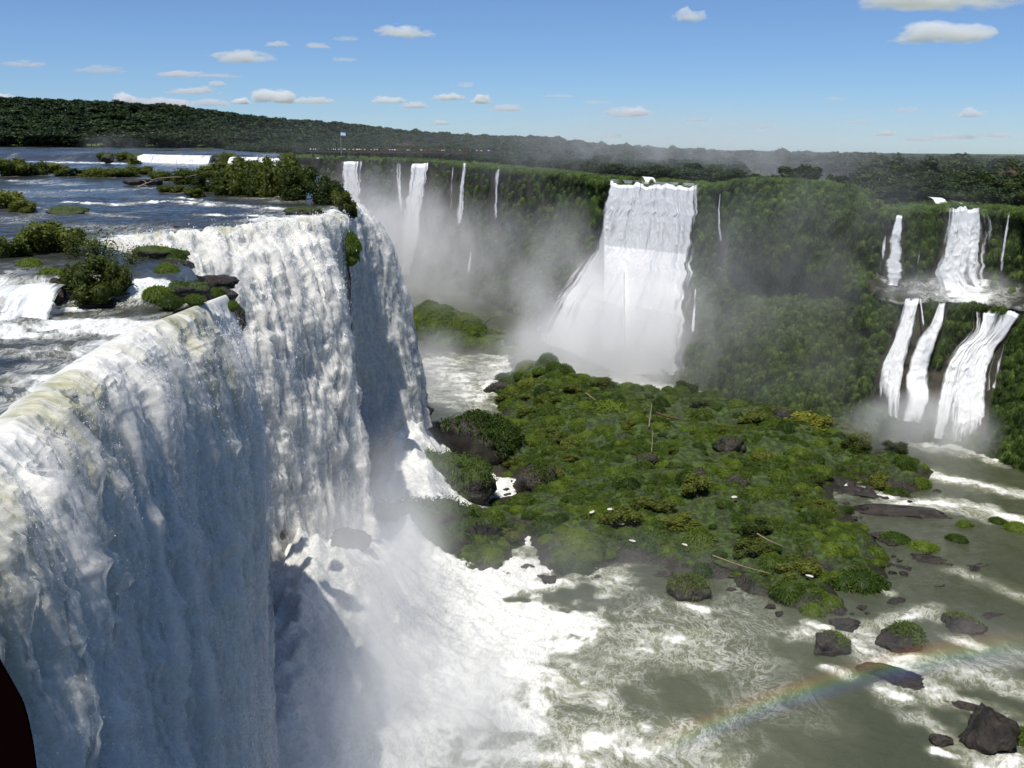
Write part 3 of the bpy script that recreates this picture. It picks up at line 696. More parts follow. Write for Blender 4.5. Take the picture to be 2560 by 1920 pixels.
# falls on the far wall: left and right outlines surveyed in the photograph
FALLS = [
 ('thin distant waterfall sliver at the rim just past the shrub island', [(778, 394), (778, 440), (782, 500)], [(803, 394), (799, 440), (798, 500)], 1.2, 2.0),
 ('tall white waterfall under the far boardwalk with people', [(850, 398), (848, 470), (850, 560), (858, 660)], [(912, 397), (908, 470), (902, 560), (896, 660)], 1.25, 2.5),
 ('slim side strand left of the wide forked waterfall under the boardwalk end', [(990, 408), (990, 450), (994, 500), (1000, 540)], [(1004, 402), (1006, 450), (1009, 500), (1012, 545)], .72, 2.0),
 ('wide forked waterfall below the flag end of the boardwalk, leaning to one side', [(1019, 402), (1010, 470), (1000, 560), (992, 650), (984, 690)], [(1080, 406), (1072, 460), (1058, 560), (1046, 640), (1040, 690)], 1.25, 3.0),
 ('hair-thin waterfall strand beside the slender plume', [(1130, 416), (1126, 470), (1123, 552)], [(1135, 416), (1133, 470), (1130, 552)], .6, 2.0),
 ('slender white plume that ends on a dark ledge half way down the misty cliff', [(1157, 414), (1143, 470), (1137, 520), (1134, 565)], [(1167, 410), (1163, 470), (1161, 520), (1162, 555)], .85, 2.5),
 ('faint veil of falling water alone on the misty cliff', [(1241, 424), (1230, 470), (1226, 520), (1228, 580)], [(1251, 420), (1251, 470), (1250, 520), (1254, 570)], .72, 2.5),
 ('small trickle low on the misty cliff under the slender plume', [(1175, 636), (1168, 660), (1165, 685), (1170, 694)], [(1180, 634), (1179, 660), (1176, 685), (1174, 695)], .62, 2.0),
 ('massive white waterfall block spreading into a misty apron at the gorge centre', [(1524, 458), (1512, 505), (1498, 560), (1484, 620), (1462, 655), (1420, 705), (1376, 760), (1345, 830), (1315, 930)],
   [(1743, 468), (1740, 520), (1734, 580), (1728, 650), (1722, 720), (1715, 790), (1712, 850), (1712, 900), (1714, 940)], 1.0, 3.5),
 ('thin winding waterfall between the massive white block and the green bulge', [(1797, 482), (1791, 530), (1792, 570), (1797, 620), (1786, 674)], [(1806, 482), (1803, 530), (1806, 570), (1815, 625), (1812, 676)], .68, 2.5),
 ('faint wisp of water low beside the massive white block', [(1736, 725), (1730, 780), (1722, 860)], [(1741, 725), (1739, 780), (1736, 860)], .5, 2.5),
 ('thin veil at the edge of the upper shelf beside a wider strand', [(2213, 535), (2207, 580), (2200, 640), (2196, 695)], [(2220, 535), (2219, 580), (2216, 640), (2213, 700)], .55, 2.0),
 ('narrow upper waterfall dropping onto the shelf left of the square curtain', [(2239, 536), (2222, 590), (2210, 650), (2204, 712)], [(2262, 536), (2264, 590), (2262, 650), (2264, 718)], .95, 2.5),
 ('very thin trickle on the leafy upper wall between two white falls', [(2302, 560), (2296, 610), (2290, 660), (2284, 705)], [(2307, 560), (2303, 610), (2298, 660), (2294, 705)], .45, 2.0),
 ('square white curtain on the upper shelf with torn misty foot', [(2366, 521), (2356, 580), (2336, 640), (2318, 680), (2330, 742)], [(2466, 528), (2472, 580), (2470, 640), (2472, 690), (2500, 748)], 1.0, 3.0),
 ('thin strand hugging the edge of the square white curtain', [(2356, 528), (2356, 580), (2352, 620)], [(2363, 526), (2364, 580), (2362, 620)], .55, 2.2),
 ('thin veil past the square white curtain near the picture edge', [(2519, 536), (2508, 590), (2496, 660), (2490, 720)], [(2528, 532), (2520, 590), (2512, 660), (2506, 720)], .55, 2.5),
 ('bright strand of water at the very edge of the view', [(2554, 520), (2554, 600), (2556, 700), (2540, 745)], [(2600, 520), (2600, 600), (2600, 700), (2600, 750)], .7, 2.5),
 ('lower cascade dropping from the shelf, first of three beside the green wall', [(2258, 736), (2238, 800), (2222, 850), (2196, 900), (2180, 960), (2176, 1030)], [(2308, 736), (2298, 790), (2282, 850), (2272, 900), (2264, 960), (2258, 1050)], .95, 2.5),
 ('side trickle joining the middle lower cascade', [(2297, 745), (2300, 790), (2304, 830)], [(2303, 745), (2308, 790), (2312, 826)], .6, 3.0),
 ('middle lower cascade, slender and bent, between two leafy slopes', [(2346, 756), (2318, 810), (2284, 850), (2262, 900), (2246, 960), (2238, 1050)], [(2368, 758), (2360, 810), (2350, 850), (2336, 900), (2328, 960), (2330, 1065)], .96, 2.8),
 ('widest lower cascade fanning out in a bright diagonal beside a dark leafy corner', [(2424, 772), (2426, 820), (2372, 868), (2342, 925), (2324, 1000), (2308, 1062), (2300, 1090)], [(2568, 784), (2536, 822), (2500, 873), (2486, 920), (2482, 965), (2478, 1030), (2474, 1118)], 1.0, 3.0),
 ('broken thin strand on the dark corner past the widest cascade', [(2510, 850), (2494, 900), (2476, 970), (2462, 1050), (2450, 1108)], [(2514, 850), (2504, 900), (2488, 970), (2470, 1050), (2462, 1112)], .5, 3.0)]
def edge_curve(E, n):
    E = np.array(E, float); d = np.concatenate([[0], np.cumsum(np.abs(np.diff(E[:, 1])) + 1e-6)]); d /= d[-1]
    t = np.linspace(0, 1, n); return np.stack([np.interp(t, d, E[:, 0]), np.interp(t, d, E[:, 1])], 1)
FALL_RECTS = []
def smooth1(a, k=7):
    ker = np.ones(k) / k; p = np.concatenate([np.repeat(a[:1], k // 2, 0), a, np.repeat(a[-1:], k // 2, 0)])
    return np.stack([np.convolve(p[:, i], ker, 'valid') for i in range(a.shape[1])], 1)
for lab, L_, R_, dn_, of_ in FALLS: FALL_RECTS.append((smooth1(edge_curve(L_, 90)), smooth1(edge_curve(R_, 90))))
def in_falls(px, py, pad=3):
    hit = np.zeros(len(px), bool)
    for l, r in FALL_RECTS:
        y0, y1 = l[:, 1].min(), l[:, 1].max(); k = (py > y0 - 2) & (py < y1)
        hit |= k & (px > np.interp(py, l[:, 1], l[:, 0]) - pad) & (px < np.interp(py, r[:, 1], r[:, 0]) + pad)
    return hit
pxs = np.concatenate([np.arange(560, 1400, 6.0), np.arange(1400, 2700, 4.0), np.arange(2700, 3901, 30)])
hh = np.linspace(0, 1.04, 110)
PX, HH = np.meshgrid(pxs, hh, indexing='ij')
ZT = rimz(PX); YR = rim(PX)[1]
ZC = ZT + (BASE - ZT) * HH
YC = YR - setback(PX, ZC)
den = np.array([[ray(p, 700)[0] / ray(p, 700)[1]] for p in pxs]); XC = den * YC
nb = fbm(XC * .09, ZC * .08, YC * .09, 5, 60); n2 = fbm(XC * .5, ZC * .3, YC * .5, 4, 61)
DSP = (3.6 * nb + .9 * n2) * sstep(0, .06, HH)
_qx, _qy = proj(np.stack([XC, YC, ZC], -1)); _in = in_falls(_qx.ravel(), _qy.ravel(), 10).reshape(_qx.shape); DSP = np.where(_in, np.minimum(DSP, 0) - .3, DSP)
YC2 = YC - DSP
CLG = np.stack([XC, YC2, ZC], -1)
obj('cliff', mesh_np('cliff', CLG.reshape(-1, 3), grid_faces(*PX.shape)[:, ::-1], M_CLIFF), kind='structure')

def far_fall(i, label, Lp, Rp, dens, off):
    big = i in (8, 14, 18, 20, 21); nv = 150 if big else 90; w = max(abs(a[0] - b[0]) for a, b in zip(Lp[:1], Rp[:1])); nu = int(np.clip(w * (1.0 if big else 1.3), 12, 200))
    if i == 8: nu, nv = 240, 260
    l = smooth1(edge_curve(Lp, nv)); r = smooth1(edge_curve(Rp, nv))
    G = np.zeros((nv, nu, 3)); tt = np.linspace(-.06, 1.06, nu)
    w0 = (r[:, 0] - l[:, 0]); va = np.arange(nv) / nv * 9.0
    l[:, 0] += w0 * (.03 if big else .15) * fbm(va * 2 + i * 3.7, va * 0 + .3, None, 4, 41) * np.clip(np.arange(nv) / 8, 0, 1); r[:, 0] += w0 * (.03 if big else .15) * fbm(va * 2 + i * 3.7, va * 0 + 7.3, None, 4, 43) * np.clip(np.arange(nv) / 8, 0, 1)
    QX = l[:, :1] * (1 - tt)[None] + r[:, :1] * tt[None]; QY = l[:, 1:] * (1 - tt)[None] + r[:, 1:] * tt[None] + (9 * fbm(tt * (9 if big else 2) + i, tt * 0, None, 3, 57))[None] * (1 - np.linspace(0, 1, nv) ** .3)[:, None]
    G = wall_grid(QX, QY, off) 
    # first row bends back over the rim
    wd = np.linalg.norm(G[0, -1] - G[0, 0]); Sx = np.repeat(np.linspace(0, wd, nu)[None], nv, 0); Tm = arclen(G, 0); sd = 600 + i * 13
    wob = .8 * fbm(Sx * .2, Tm * .06, None, 3, sd)
    rope = 1 - 2 * billow((Sx + wob) * .5, Tm * .06, 4, sd + 1, .55); lump = 1 - 2 * billow((Sx + wob) * .9, Tm * .3, 3, sd + 2)
    on = sstep(0, 5, Tm)
    G[..., 1] -= (.55 * rope + .40 * lump) * on * ((.55 if i == 8 else .8) if big else .5)
    back = np.clip(1 - np.arange(nv) / 4.0, 0, 1); rd_ = unit((G - EYE) * [1, 1, 0]); G = G + rd_ * (back * (off + 1.0))[:, None, None]; G[..., 2] += .15 * back[:, None]
    un = np.repeat(tt[None], nv, 0); vv = np.repeat(np.linspace(0, 1, nv)[:, None], nu, 1)
    m = np.minimum(un + .06, 1.06 - un); ew = (.16 if i == 8 else .36) if big else .5
    fs = fbm((Sx + wob) * 1.1, Tm * .05, None, 4, sd + 5, .6)
    ed = ((.95 if i == 8 else .36 + .44 * dens)) * sstep(0, ew, m) + (.22 + .55 * (1 - dens)) * rope + .5 * fs
    ed = ed - (.30 if dens > .8 else .75) * sstep(.70, 1.0, vv) * (.2 if i == 8 else 1)
    ed = ed - .5 * (1 - dens) * vv
    me = mesh_np('waterfall', G.reshape(-1, 3), grid_faces(nv, nu), M_FARFALL, {'edge': ed, 'dens': .5 + .35 * rope + .2 * (dens - .7), 'tint': np.zeros_like(ed)}, uv=np.stack([Sx, Tm], -1).reshape(-1, 2) * .5)
    return tag(obj('waterfall', me), label, 'waterfall')
for i, (lab, L_, R_, dn_, of_) in enumerate(FALLS): far_fall(i, lab, L_, R_, dn_, of_)

# water running along the lower shelf
ps = np.arange(2185, 2640, 5.0); hs = np.linspace(.318, .405, 26); PS, HS = np.meshgrid(ps, hs, indexing='ij'); zs = rimz(PS) + (BASE - rimz(PS)) * HS
ysh = rim(PS)[1] - setback(PS, zs) - .9; xsh = np.array([[ray(p, 735)[0] / ray(p, 735)[1]] for p in ps]) * ysh
fo_ = .26 + .75 * np.exp(-((PS - 2420) / 70) ** 2) + .35 * fbm(xsh * .3, ysh * .5, None, 3, 4)
obj('stream', mesh_np('stream', np.stack([xsh, ysh, zs + .5 + .2 * fbm(xsh * .6, ysh * .6, None, 3, 2)], -1).reshape(-1, 3), grid_faces(*PS.shape)[:, ::-1], M_RIVER, {'foam': fo_}), kind='structure')
# leafy cover hanging on the far wall (nobody could count it)
rg = np.random.default_rng(11); n = 24000
ci = rg.uniform(0, len(pxs) - 1.01, n * 2); keep = rg.uniform(0, 1, n * 2) < np.interp(pxs[ci.astype(int)], [560, 1300, 1800, 2650, 3900], [.35, .5, 1, 1, .7]); ci = ci[keep][:n]; n = len(ci)
hi = rg.uniform(0, 1, n) * (len(hh) * .955); a = ci.astype(int); b = hi.astype(int)
P = CLG[a, np.minimum(b, len(hh) - 1)] + rg.normal(size=(n, 3)) * [.8, .3, .4]
qx, qy = proj(P); bare = fbm(P[:, 0] * .06, P[:, 2] * .11, P[:, 1] * .06, 4, 90)
shelf = (tier(qx) > .5) & (np.abs(P[:, 2] + 21.5) < 1.6)
ok = ~in_falls(qx, qy, 5) & (bare > -.55) & ~shelf
P = P[ok]; n = len(P)
rot = np.stack([rg.uniform(-.3, .3, n), rg.uniform(-.3, .3, n), rg.uniform(0, 6.28, n)], 1)
sc = rg.uniform(.6, 1.35, n) * (1 + .5 * np.clip(fbm(P[:, 0] * .2, P[:, 2] * .2, None, 2, 8), 0, 1))
sc3 = np.stack([sc, sc, sc * rg.uniform(.8, 1.5, n)], 1)
tag(scatter('cliff_vegetation', P, rot, sc3, rg.integers(0, 5, n), HANG), 'leafy green plants hanging all over the far gorge wall', 'vegetation')

# ------------------------------------------------------------------ land beyond the rim, one sheet out to the horizon
K = np.concatenate([[0, .6, 2, 4, 7, 11, 16, 24, 34, 50, 70, 100, 140, 190, 260, 350, 480, 650, 900, 1300, 2000, 3500, 6000, 12000, 25000]])
pg = np.concatenate([np.arange(560, 2700, 10.0), np.arange(2700, 3901, 60)])
PG, KG = np.meshgrid(pg, K, indexing='ij')
YG = rim(PG)[1] + KG; XG = np.array([[ray(p, 420)[0] / ray(p, 420)[1]] for p in pg]) * YG
def land_z(px, k, x, y):
    z0 = rimz(px)
    low = np.interp(px, [560, 1100, 1500, 1900, 2300, 2560, 3900], [5.0, 4.0, 1.5, -1.0, -3.0, -4.5, -5])
    z = z0 + (low - z0) * sstep(2, 60, k) + .7 * fbm(x * .03, y * .03, None, 4, 33) * sstep(1, 20, k)
    z = z + np.interp(px, [560, 900, 1300, 1700], [16, 12, 5, 0]) * sstep(120, 420, k)
    return z - .0085 * np.maximum(k - 420, 0) - .45 * (k < .3)
ZG = land_z(PG, KG, XG, YG)
obj('ground', mesh_np('ground', np.stack([XG, YG, ZG], -1).reshape(-1, 3), grid_faces(*PG.shape)[:, ::-1], M_GROUND), kind='structure')
# the far bank hill behind the upper river
hx = np.linspace(-1900, 60, 80); hy = np.concatenate([np.linspace(755, 1300, 30), np.linspace(1400, 9000, 12)])
HX, HY = np.meshgrid(hx, hy, indexing='ij'); bank = 770 + .05 * (HX + 300) + 12 * fbm(HX * .01, HX * 0, None, 3, 3)
def hill_z(x, y):
    b = 770 + .05 * (x + 300)
    top = np.interp(x, [-900, -420, -330, -250, -150, -60, 60], [46, 39, 34, 25, 16, 9, 5])
    return 6.2 + (top - 6) * sstep(5, 190, y - b) ** .8 + 2 * fbm(x * .012, y * .012, None, 3, 7)
HZ = np.where(HY < bank, 5.2, hill_z(HX, HY))
obj('hill', mesh_np('hill', np.stack([HX, HY, HZ], -1).reshape(-1, 3), grid_faces(*HX.shape)[:, ::-1], M_GROUND), kind='structure')

# stream seen among the trees above the rim, and the water feeding the massive fall
def pond(pts, z, label):
    P = np.array([PZ(x, y, z) for x, y in pts]); c = P.mean(0); n = len(P)
    V = np.concatenate([P, c[None]]); Fc = np.array([[i, (i + 1) % n, n] for i in range(n)])
    return V, Fc
def sheet(name, rowsL, rowsR, z, foam, n=24):
    L_ = edge_curve(rowsL, n); R_ = edge_curve(rowsR, n); t = np.linspace(0, 1, 40)
    V = np.array([[PZ(*(L_[i] * (1 - s_) + R_[i] * s_), z) for s_ in t] for i in range(n)])
    V[..., 2] += .25 * fbm(V[..., 0] * .5, V[..., 1] * .4, None, 3, 5) * np.minimum(1, np.minimum(t, 1 - t) * 8)[None]
    return obj(name, mesh_np(name, V.reshape(-1, 3), grid_faces(n, 40)[:, ::-1], M_RIVER, {'foam': np.full(n * 40, foam)}), kind='structure')
# ------------------------------------------------------------------ gorge water
ISL_PX = [(1025, 778), (1040, 845), (1078, 872), (1180, 884), (1268, 888), (1285, 925), (1237, 968), (1250, 1002), (1262, 1031), (1200, 1075), (1158, 1121), (1216, 1180), (1300, 1200), (1290, 1240), (1200, 1262), (1117, 1290), (1000, 1330), (925, 1372), (981, 1428), (1103, 1446), (1239, 1430),
          (1300, 1360), (1330, 1335), (1352, 1400), (1397, 1430), (1470, 1420), (1555, 1400), (1668, 1412), (1700, 1440), (1760, 1440), (1830, 1445), (1876, 1482), (1935, 1495), (2030, 1540), (2100, 1520), (2062, 1441), (2143, 1465), (2205, 1441), (2200, 1380), (2161, 1330), (2110, 1330), (2130, 1280), (2075, 1262), (2075, 1212), (2120, 1206), (2256, 1240), (2301, 1218), (2325, 1180),
          (2290, 1150), (2200, 1110), (2120, 1075), (2000, 1048), (1880, 1028), (1760, 1008), (1640, 990), (1540, 975), (1420, 950), (1340, 912), (1290, 868), (1200, 822), (1100, 782)]
ISL = np.array([PZ(x, y, BASE)[:2] for x, y in ISL_PX])
def poly_dist(x, y, Pg):
    """signed distance, positive inside"""
    ins = np.zeros(x.shape, bool); best = np.full(x.shape, 1e9); n = len(Pg)
    for i in range(n):
        p, q = Pg[i], Pg[(i + 1) % n]; d = q - p
        t = np.clip(((x - p[0]) * d[0] + (y - p[1]) * d[1]) / (d @ d), 0, 1)
        best = np.minimum(best, np.hypot(x - p[0] - t * d[0], y - p[1] - t * d[1]))
        c = ((p[1] > y) != (q[1] > y)) & (x < (q[0] - p[0]) * (y - p[1]) / (q[1] - p[1] + 1e-12) + p[0]); ins ^= c
    return np.where(ins, best, -best)
def isl_z(x, y, d=None):
    d = poly_dist(x, y, ISL) if d is None else d
    h = np.where(d > 0, 3.6 * (1 - np.exp(-np.maximum(d, 0) / 9)), d * .6)
    h = h + (2.2 * fbm(x * .08, y * .06, None, 4, 15) + .9 * (1 - 2 * billow(x * .22, y * .18, 3, 18))) * sstep(-2, 4, d) + .35
    h = h + 4 * np.exp(-((y - 300) / 40) ** 2) * sstep(2, 14, d) + 4 * np.exp(-((y - 390) / 40) ** 2) * sstep(0, 7, d)
    return BASE + h
gx = np.arange(-60, 125, .55); gy = np.arange(125, 455, .9); GX, GY = np.meshgrid(gx, gy, indexing='ij')
D_ = poly_dist(GX, GY, ISL); IZ = isl_z(GX, GY, D_)
IZ = IZ + .35 * fbm(GX * .8, GY * .8, None, 3, 16)
ff = grid_faces(*GX.shape); keep = (D_.ravel()[ff] > -2.5).any(1); ff = ff[keep]
us, inv = np.unique(ff, return_inverse=True)
obj('island', mesh_np('island', np.stack([GX, GY, IZ], -1).reshape(-1, 3)[us], inv.reshape(-1, 4), M_ISLE), kind='structure')

LOW = [([(a_ - 22, b_ - 6), (a_ + 26, b_ + 10)], w_, .85, BASE) for a_, b_, w_ in [(2080, 1672, 1.6), (2262, 1668, 1.7), (2420, 1610, 1.5), (2480, 1925, 2.4), (2360, 1882, 1.2), (1735, 1520, 1.6), (2235, 1735, 1.6), (2130, 1600, 1.2), (2040, 1565, 1.2), (2200, 1475, 1.0)]] + [([(680, 1920), (900, 1720), (1000, 1600), (1120, 1480)], 20, 1.5, BASE), ([(800, 1990), (1000, 1820), (1180, 1640), (1300, 1560)], 13, 1.25, BASE), ([(1080, 1470), (1250, 1530), (1420, 1560)], 7, 1.1, BASE), ([(1250, 1560), (1500, 1620), (1760, 1640)], 6, .62, BASE),
       ([(1250, 1700), (1500, 1640), (1700, 1600)], 10, .58, BASE), ([(1150, 1950), (1400, 1880), (1700, 1900)], 8, .72, BASE), ([(700, 1400), (850, 1420), (950, 1450)], 13, 1.3, BASE),
       ([(950, 1100), (1000, 1200), (980, 1290), (880, 1340)], 15, 1.4, BASE), ([(1000, 1080), (1100, 1140), (1190, 1215)], 10, 1.3, BASE), ([(1235, 1235), (1262, 1215), (1275, 1250)], 3, .9, BASE), ([(1090, 900), (1150, 960), (1200, 1000), (1280, 890)], 11, .75, BASE), ([(1060, 990), (1180, 1030)], 10, .6, BASE),
       ([(2110, 1212), (2250, 1255), (2400, 1262), (2560, 1300)], 4.0, .80, BASE), ([(2330, 1190), (2450, 1215), (2600, 1245)], 4.5, .78, BASE), ([(2400, 1430), (2500, 1470), (2560, 1500)], 2.5, .5, BASE),
       ([(2000, 1590), (2130, 1580), (2230, 1560), (2320, 1530)], 2.6, .66, BASE), ([(2160, 1590), (2200, 1640), (2300, 1660), (2420, 1680), (2600, 1740)], 3.5, .66, BASE), ([(2360, 1730), (2470, 1790), (2600, 1870)], 4, .82, BASE), ([(2300, 1700), (2560, 1640)], 4, .5, BASE), ([(2430, 1900), (2560, 1910)], 3.5, .7, BASE), ([(2310, 1800), (2400, 1870)], 2.2, .62, BASE),
       ([(2190, 1050), (2330, 1100), (2470, 1130)], 8, 1.1, BASE), ([(1330, 930), (1700, 965)], 16, 1.0, BASE), ([(1310, 1345), (1350, 1400)], 2, .7, BASE)]
gx = np.concatenate([np.arange(-70, 75, .42), np.arange(75, 150, .8), np.arange(150, 420, 6)]); gy = np.concatenate([np.arange(70, 190, .42), np.arange(190, 430, 1.0), np.arange(430, 760, 10)])
GX, GY = np.meshgrid(gx, gy, indexing='ij')
FO = strokes(GX, GY, LOW)
qx, qy = proj(np.stack([GX, GY, np.full_like(GX, BASE)], -1))
FO = np.maximum(FO, .20 * sstep(1440, 1560, qy) * (1 - sstep(1900, 2250, qx)) + .08)
FO = np.clip(FO, 0, 1.1)
tal = 9 * np.exp(-((GX + 19) / 9) ** 2 - ((GY - 172) / 18) ** 2) + 15 * np.exp(-((GX + 27) / 12) ** 2 - ((GY - 124) / 26) ** 2) + 11 * np.exp(-((GX + 21) / 8) ** 2 - ((GY - 197) / 17) ** 2) + 4 * np.exp(-((GX + 24) / 9) ** 2 - ((GY - 75) / 30) ** 2)
turb = (.06 + 1.0 * np.clip(FO - .25, 0, 1) ** 1.5 + .16 * FO)
tal = tal * (1 + .30 * fbm(GX * .16, GY * .10, None, 4, 29)) + .16 * tal * (1 - 2 * billow(GX * .30, GY * .22, 4, 30))
Zp = BASE + tal + turb * (.55 * (1 - 2 * billow(GX * .25, GY * .25, 5, 25, .6)) + .55 * fbm(GX * .9, GY * .9, None, 4, 26, .6)) + .30 * fbm(GX * .3, GY * .3, None, 4, 28) + .16 * (1 - 2 * billow(GX * .55 + GY * .2, GY * .8 - GX * .2, 3, 27))
obj('pool', mesh_np('pool', np.stack([GX, GY, Zp], -1).reshape(-1, 3), grid_faces(*GX.shape), M_POOL, {'foam': np.maximum(FO, np.clip(tal / 3, 0, 1.1))}), kind='structure')
def pool_d(px, py): P = PZ(px, py, BASE); return P, np.linalg.norm(P - EYE) / F

# ------------------------------------------------------------------ boulders
def cover_mesh(seed, me, n, size, thr, mat=None, side=None):
    """grass growing on the upper faces of a rock mesh (unit rock space)"""
    rg = np.random.default_rng(seed); V = np.array([v.co[:] for v in me.vertices]); N = np.array([v.normal[:] for v in me.vertices])
    w = np.clip(N[:, 2] - thr + .5 * fbm(V[:, 0] * 2, V[:, 1] * 2, V[:, 2] * 2, 3, seed), 0, 1)
    if side is not None: w *= np.clip(V @ np.asarray(side) + .15, 0, 1)
    ix = rg.choice(len(V), n, p=w / w.sum()); P = V[ix] + rg.normal(size=(n, 3)) * .03
    D = unit(N[ix] * .7 + [0, 0, .5] + rg.normal(size=(n, 3)) * .4)
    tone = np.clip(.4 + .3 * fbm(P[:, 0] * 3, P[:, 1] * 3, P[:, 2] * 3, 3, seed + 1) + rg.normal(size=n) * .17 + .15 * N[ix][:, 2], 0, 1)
    mb = MB(); A, B, C = blades(P, D, rg.uniform(.5, 1.3, n) * size, rg.uniform(.12, .24, n) * size, rg.uniform(.4, 1.3, n), rg, tone); mb.add(A, B, C)
    return mb.mesh('foliage', mat or M_GRASS)
def boulder(px, py, rpx, seed, label, sc=(1, 1, .7), grass=0, rz=0, side=None, moss=False, sink=.25, z=None, blade=.16, thr=.25):
    if z is None: P, k = pool_d(px, py)
    else: P = PZ(px, py, z); k = np.linalg.norm(P - EYE) / F
    r = rpx * k; me = rock_mesh(seed, 4, sc, M_MOSSROCK if moss else M_ROCK)
    o = obj('boulder', me, None, P + np.array([0, r * .6, r * sc[2] * (1 - sink) * .35])); o.scale = (r, r, r); o.rotation_euler = (0, 0, rz)
    tag(o, label, 'boulder')
    if grass: obj('foliage', cover_mesh(seed + 1, me, grass, blade, thr, side=side), o)
    return o
boulder(1195, 1152, 128, 801, 'big dark boulder with a thick green grass cap and bare wet left end', (1.15, .9, .85), 5200, side=(.35, -.2, .75), blade=.11, z=-53, thr=-.15)
boulder(1105, 1266, 122, 803, 'mossy hump shaped boulder alone in the white water', (1.1, .75, .78), 3000, moss=True, blade=.11, thr=.0, z=-53.5)
boulder(1345, 1245, 66, 805, 'brown faced boulder with shaggy grass on its crown beside the white gap', (.9, .8, 1.05), 1300, side=(.5, 0, .6))
boulder(1040, 1405, 195, 807, 'long low brownish boulder half lost in spray at the island tip', (1.15, .6, .62), 3000, moss=True, blade=.08, thr=.15, z=-54)
boulder(1255, 985, 42, 809, 'dark wet boulder poking out at the narrow back channel', (1.2, .8, .6), 500)
boulder(985, 1052, 84, 811, 'black boulder in shadow at the foot of the blue curtain', (1.1, .7, .55), 0, sink=.5, z=-42)
boulder(756, 1285, 48, 813, 'small dark boulder drowned in spray under the second waterfall', (1.2, .9, .6), 0, z=-39, sink=.6)
boulder(868, 1362, 56, 815, 'grey boulder veiled by spray next to the falling water', (1.2, .9, .6), 0, z=-41, sink=1.2)
boulder(684, 1345, 30, 817, 'tiny wet boulder against the edge of the nearest curtain', (1, .9, .6), 0, z=-38.5, sink=.6)
boulder(2085, 1640, 58, 819, 'brown river boulder with a bright grass crest on its sloping top', (1.0, .75, .72), 800, side=(.7, .1, .5), sink=.1)
boulder(2262, 1630, 62, 821, 'rounded reddish boulder topped by a bushy wig of grass', (1.0, .8, .62), 1100, side=(.8, .2, .4), sink=.1, blade=.26)
boulder(2420, 1585, 56, 823, 'low dark boulder with thin yellowish grass in hazy water', (1.0, .8, .5), 500, side=(.2, .5, .4))
boulder(2490, 1880, 70, 825, 'bare angular brown boulder splashed by rapids in the lower corner', (.95, .85, .95), 0, sink=.0)
boulder(2357, 1868, 28, 827, 'small black boulder with foam trailing past it', (1.1, .7, .5), 0)
boulder(2235, 1715, 75, 829, 'smooth brown boulder just under a sheet of sliding water by the rainbow', (1.3, .6, .22), 0, rz=-.5, sink=1.2)
boulder(2300, 1305, 92, 831, 'flat dark brown slab edged by the upper right rapids', (1.5, .5, .14), 0, rz=-.2, sink=1)
boulder(2130, 1240, 60, 833, 'flat wet slab between the island and the rapids', (1.4, .6, .16), 0, rz=-.5, sink=1)
boulder(2450, 1790, 48, 835, 'dark ledge boulder with water curling over its lip', (1.5, .5, .25), 0, rz=-.5, sink=1)
boulder(1735, 1500, 66, 837, 'wet boulder off the island shore carrying a rounded grass mound', (1.0, .8, .55), 1200, side=(-.1, 0, .9), blade=.2)
boulder(2120, 1580, 40, 839, 'small smooth boulder where the current bends round the island tip', (1.2, .7, .4), 0)
boulder(1955, 1052, 26, 841, 'dark cave-like boulder beside the yellow leafy patch', (1, .8, .9), 300, z=-51.2, sink=.5)
boulder(1620, 1158, 30, 843, 'dark broken boulder standing among the island grass', (1.1, .8, .7), 400, z=-51.2, sink=.9)
boulder(1755, 1208, 38, 845, 'black overhanging boulder in the middle of the island', (1.1, .8, .8), 700, z=-51.2, sink=.8)
boulder(1850, 1222, 34, 847, 'slanting brown boulder on the middle of the island', (1.2, .7, .75), 400, z=-51.2, sink=.8)
boulder(1832, 1130, 44, 849, 'brown boulder half buried in grass below the yellow patch', (1.1, .8, .7), 500, z=-51.2, sink=.9)
boulder(2225, 1055, 32, 851, 'dark round boulder at the foot of the three lower cascades', (1.1, .9, .7), 0, sink=-.2)
boulder(2345, 1105, 38, 853, 'boulder washed by spray below the widest lower cascade', (1.2, .9, .6), 0, sink=-.2)
boulder(2270, 1100, 30, 855, 'low boulder lying in spray between the two washed rocks', (1.3, .8, .5), 0, sink=0)
rg = np.random.default_rng(21)
k = 0
for t in range(900):                       # small wet stones along the island's front shore
    if k >= 120: break
    px, py = rg.uniform(1250, 2560), rg.uniform(1190, 1540); P, kk = pool_d(px, py); d = float(poly_dist(np.array([P[0]]), np.array([P[1]]), ISL)[0])
    if -4.0 < d < 3.0 and py > 1150:
        s = rg.uniform(.3, 1.1) * (1.5 if k % 6 == 0 else 1); put('stone', ROCKS[k % 6], P + np.array([0, 0, .1 if d < 0 else .25 + d * .3]), (s * 1.3, s, s * .7), 'small wet black stone at the waterline of the island shore', 'stone', 'stones along the island shore'); k += 1
# dark shoals in the right-hand river
for i, (px, py, w) in enumerate([(2330, 1400, 3.2), (2250, 1420, 2.4), (2440, 1420, 2.6), (2350, 1470, 1.8), (2480, 1540, 2.4), (2240, 1500, 1.8)]):
    P, kk = pool_d(px, py); put('stone', ROCKS[i % 6], P + np.array([0, 0, -.15]), (w * 1.5, w * .8, w * .35), 'dark stone barely breaking the fast water right of the island', 'stone', 'stones in the fast water')

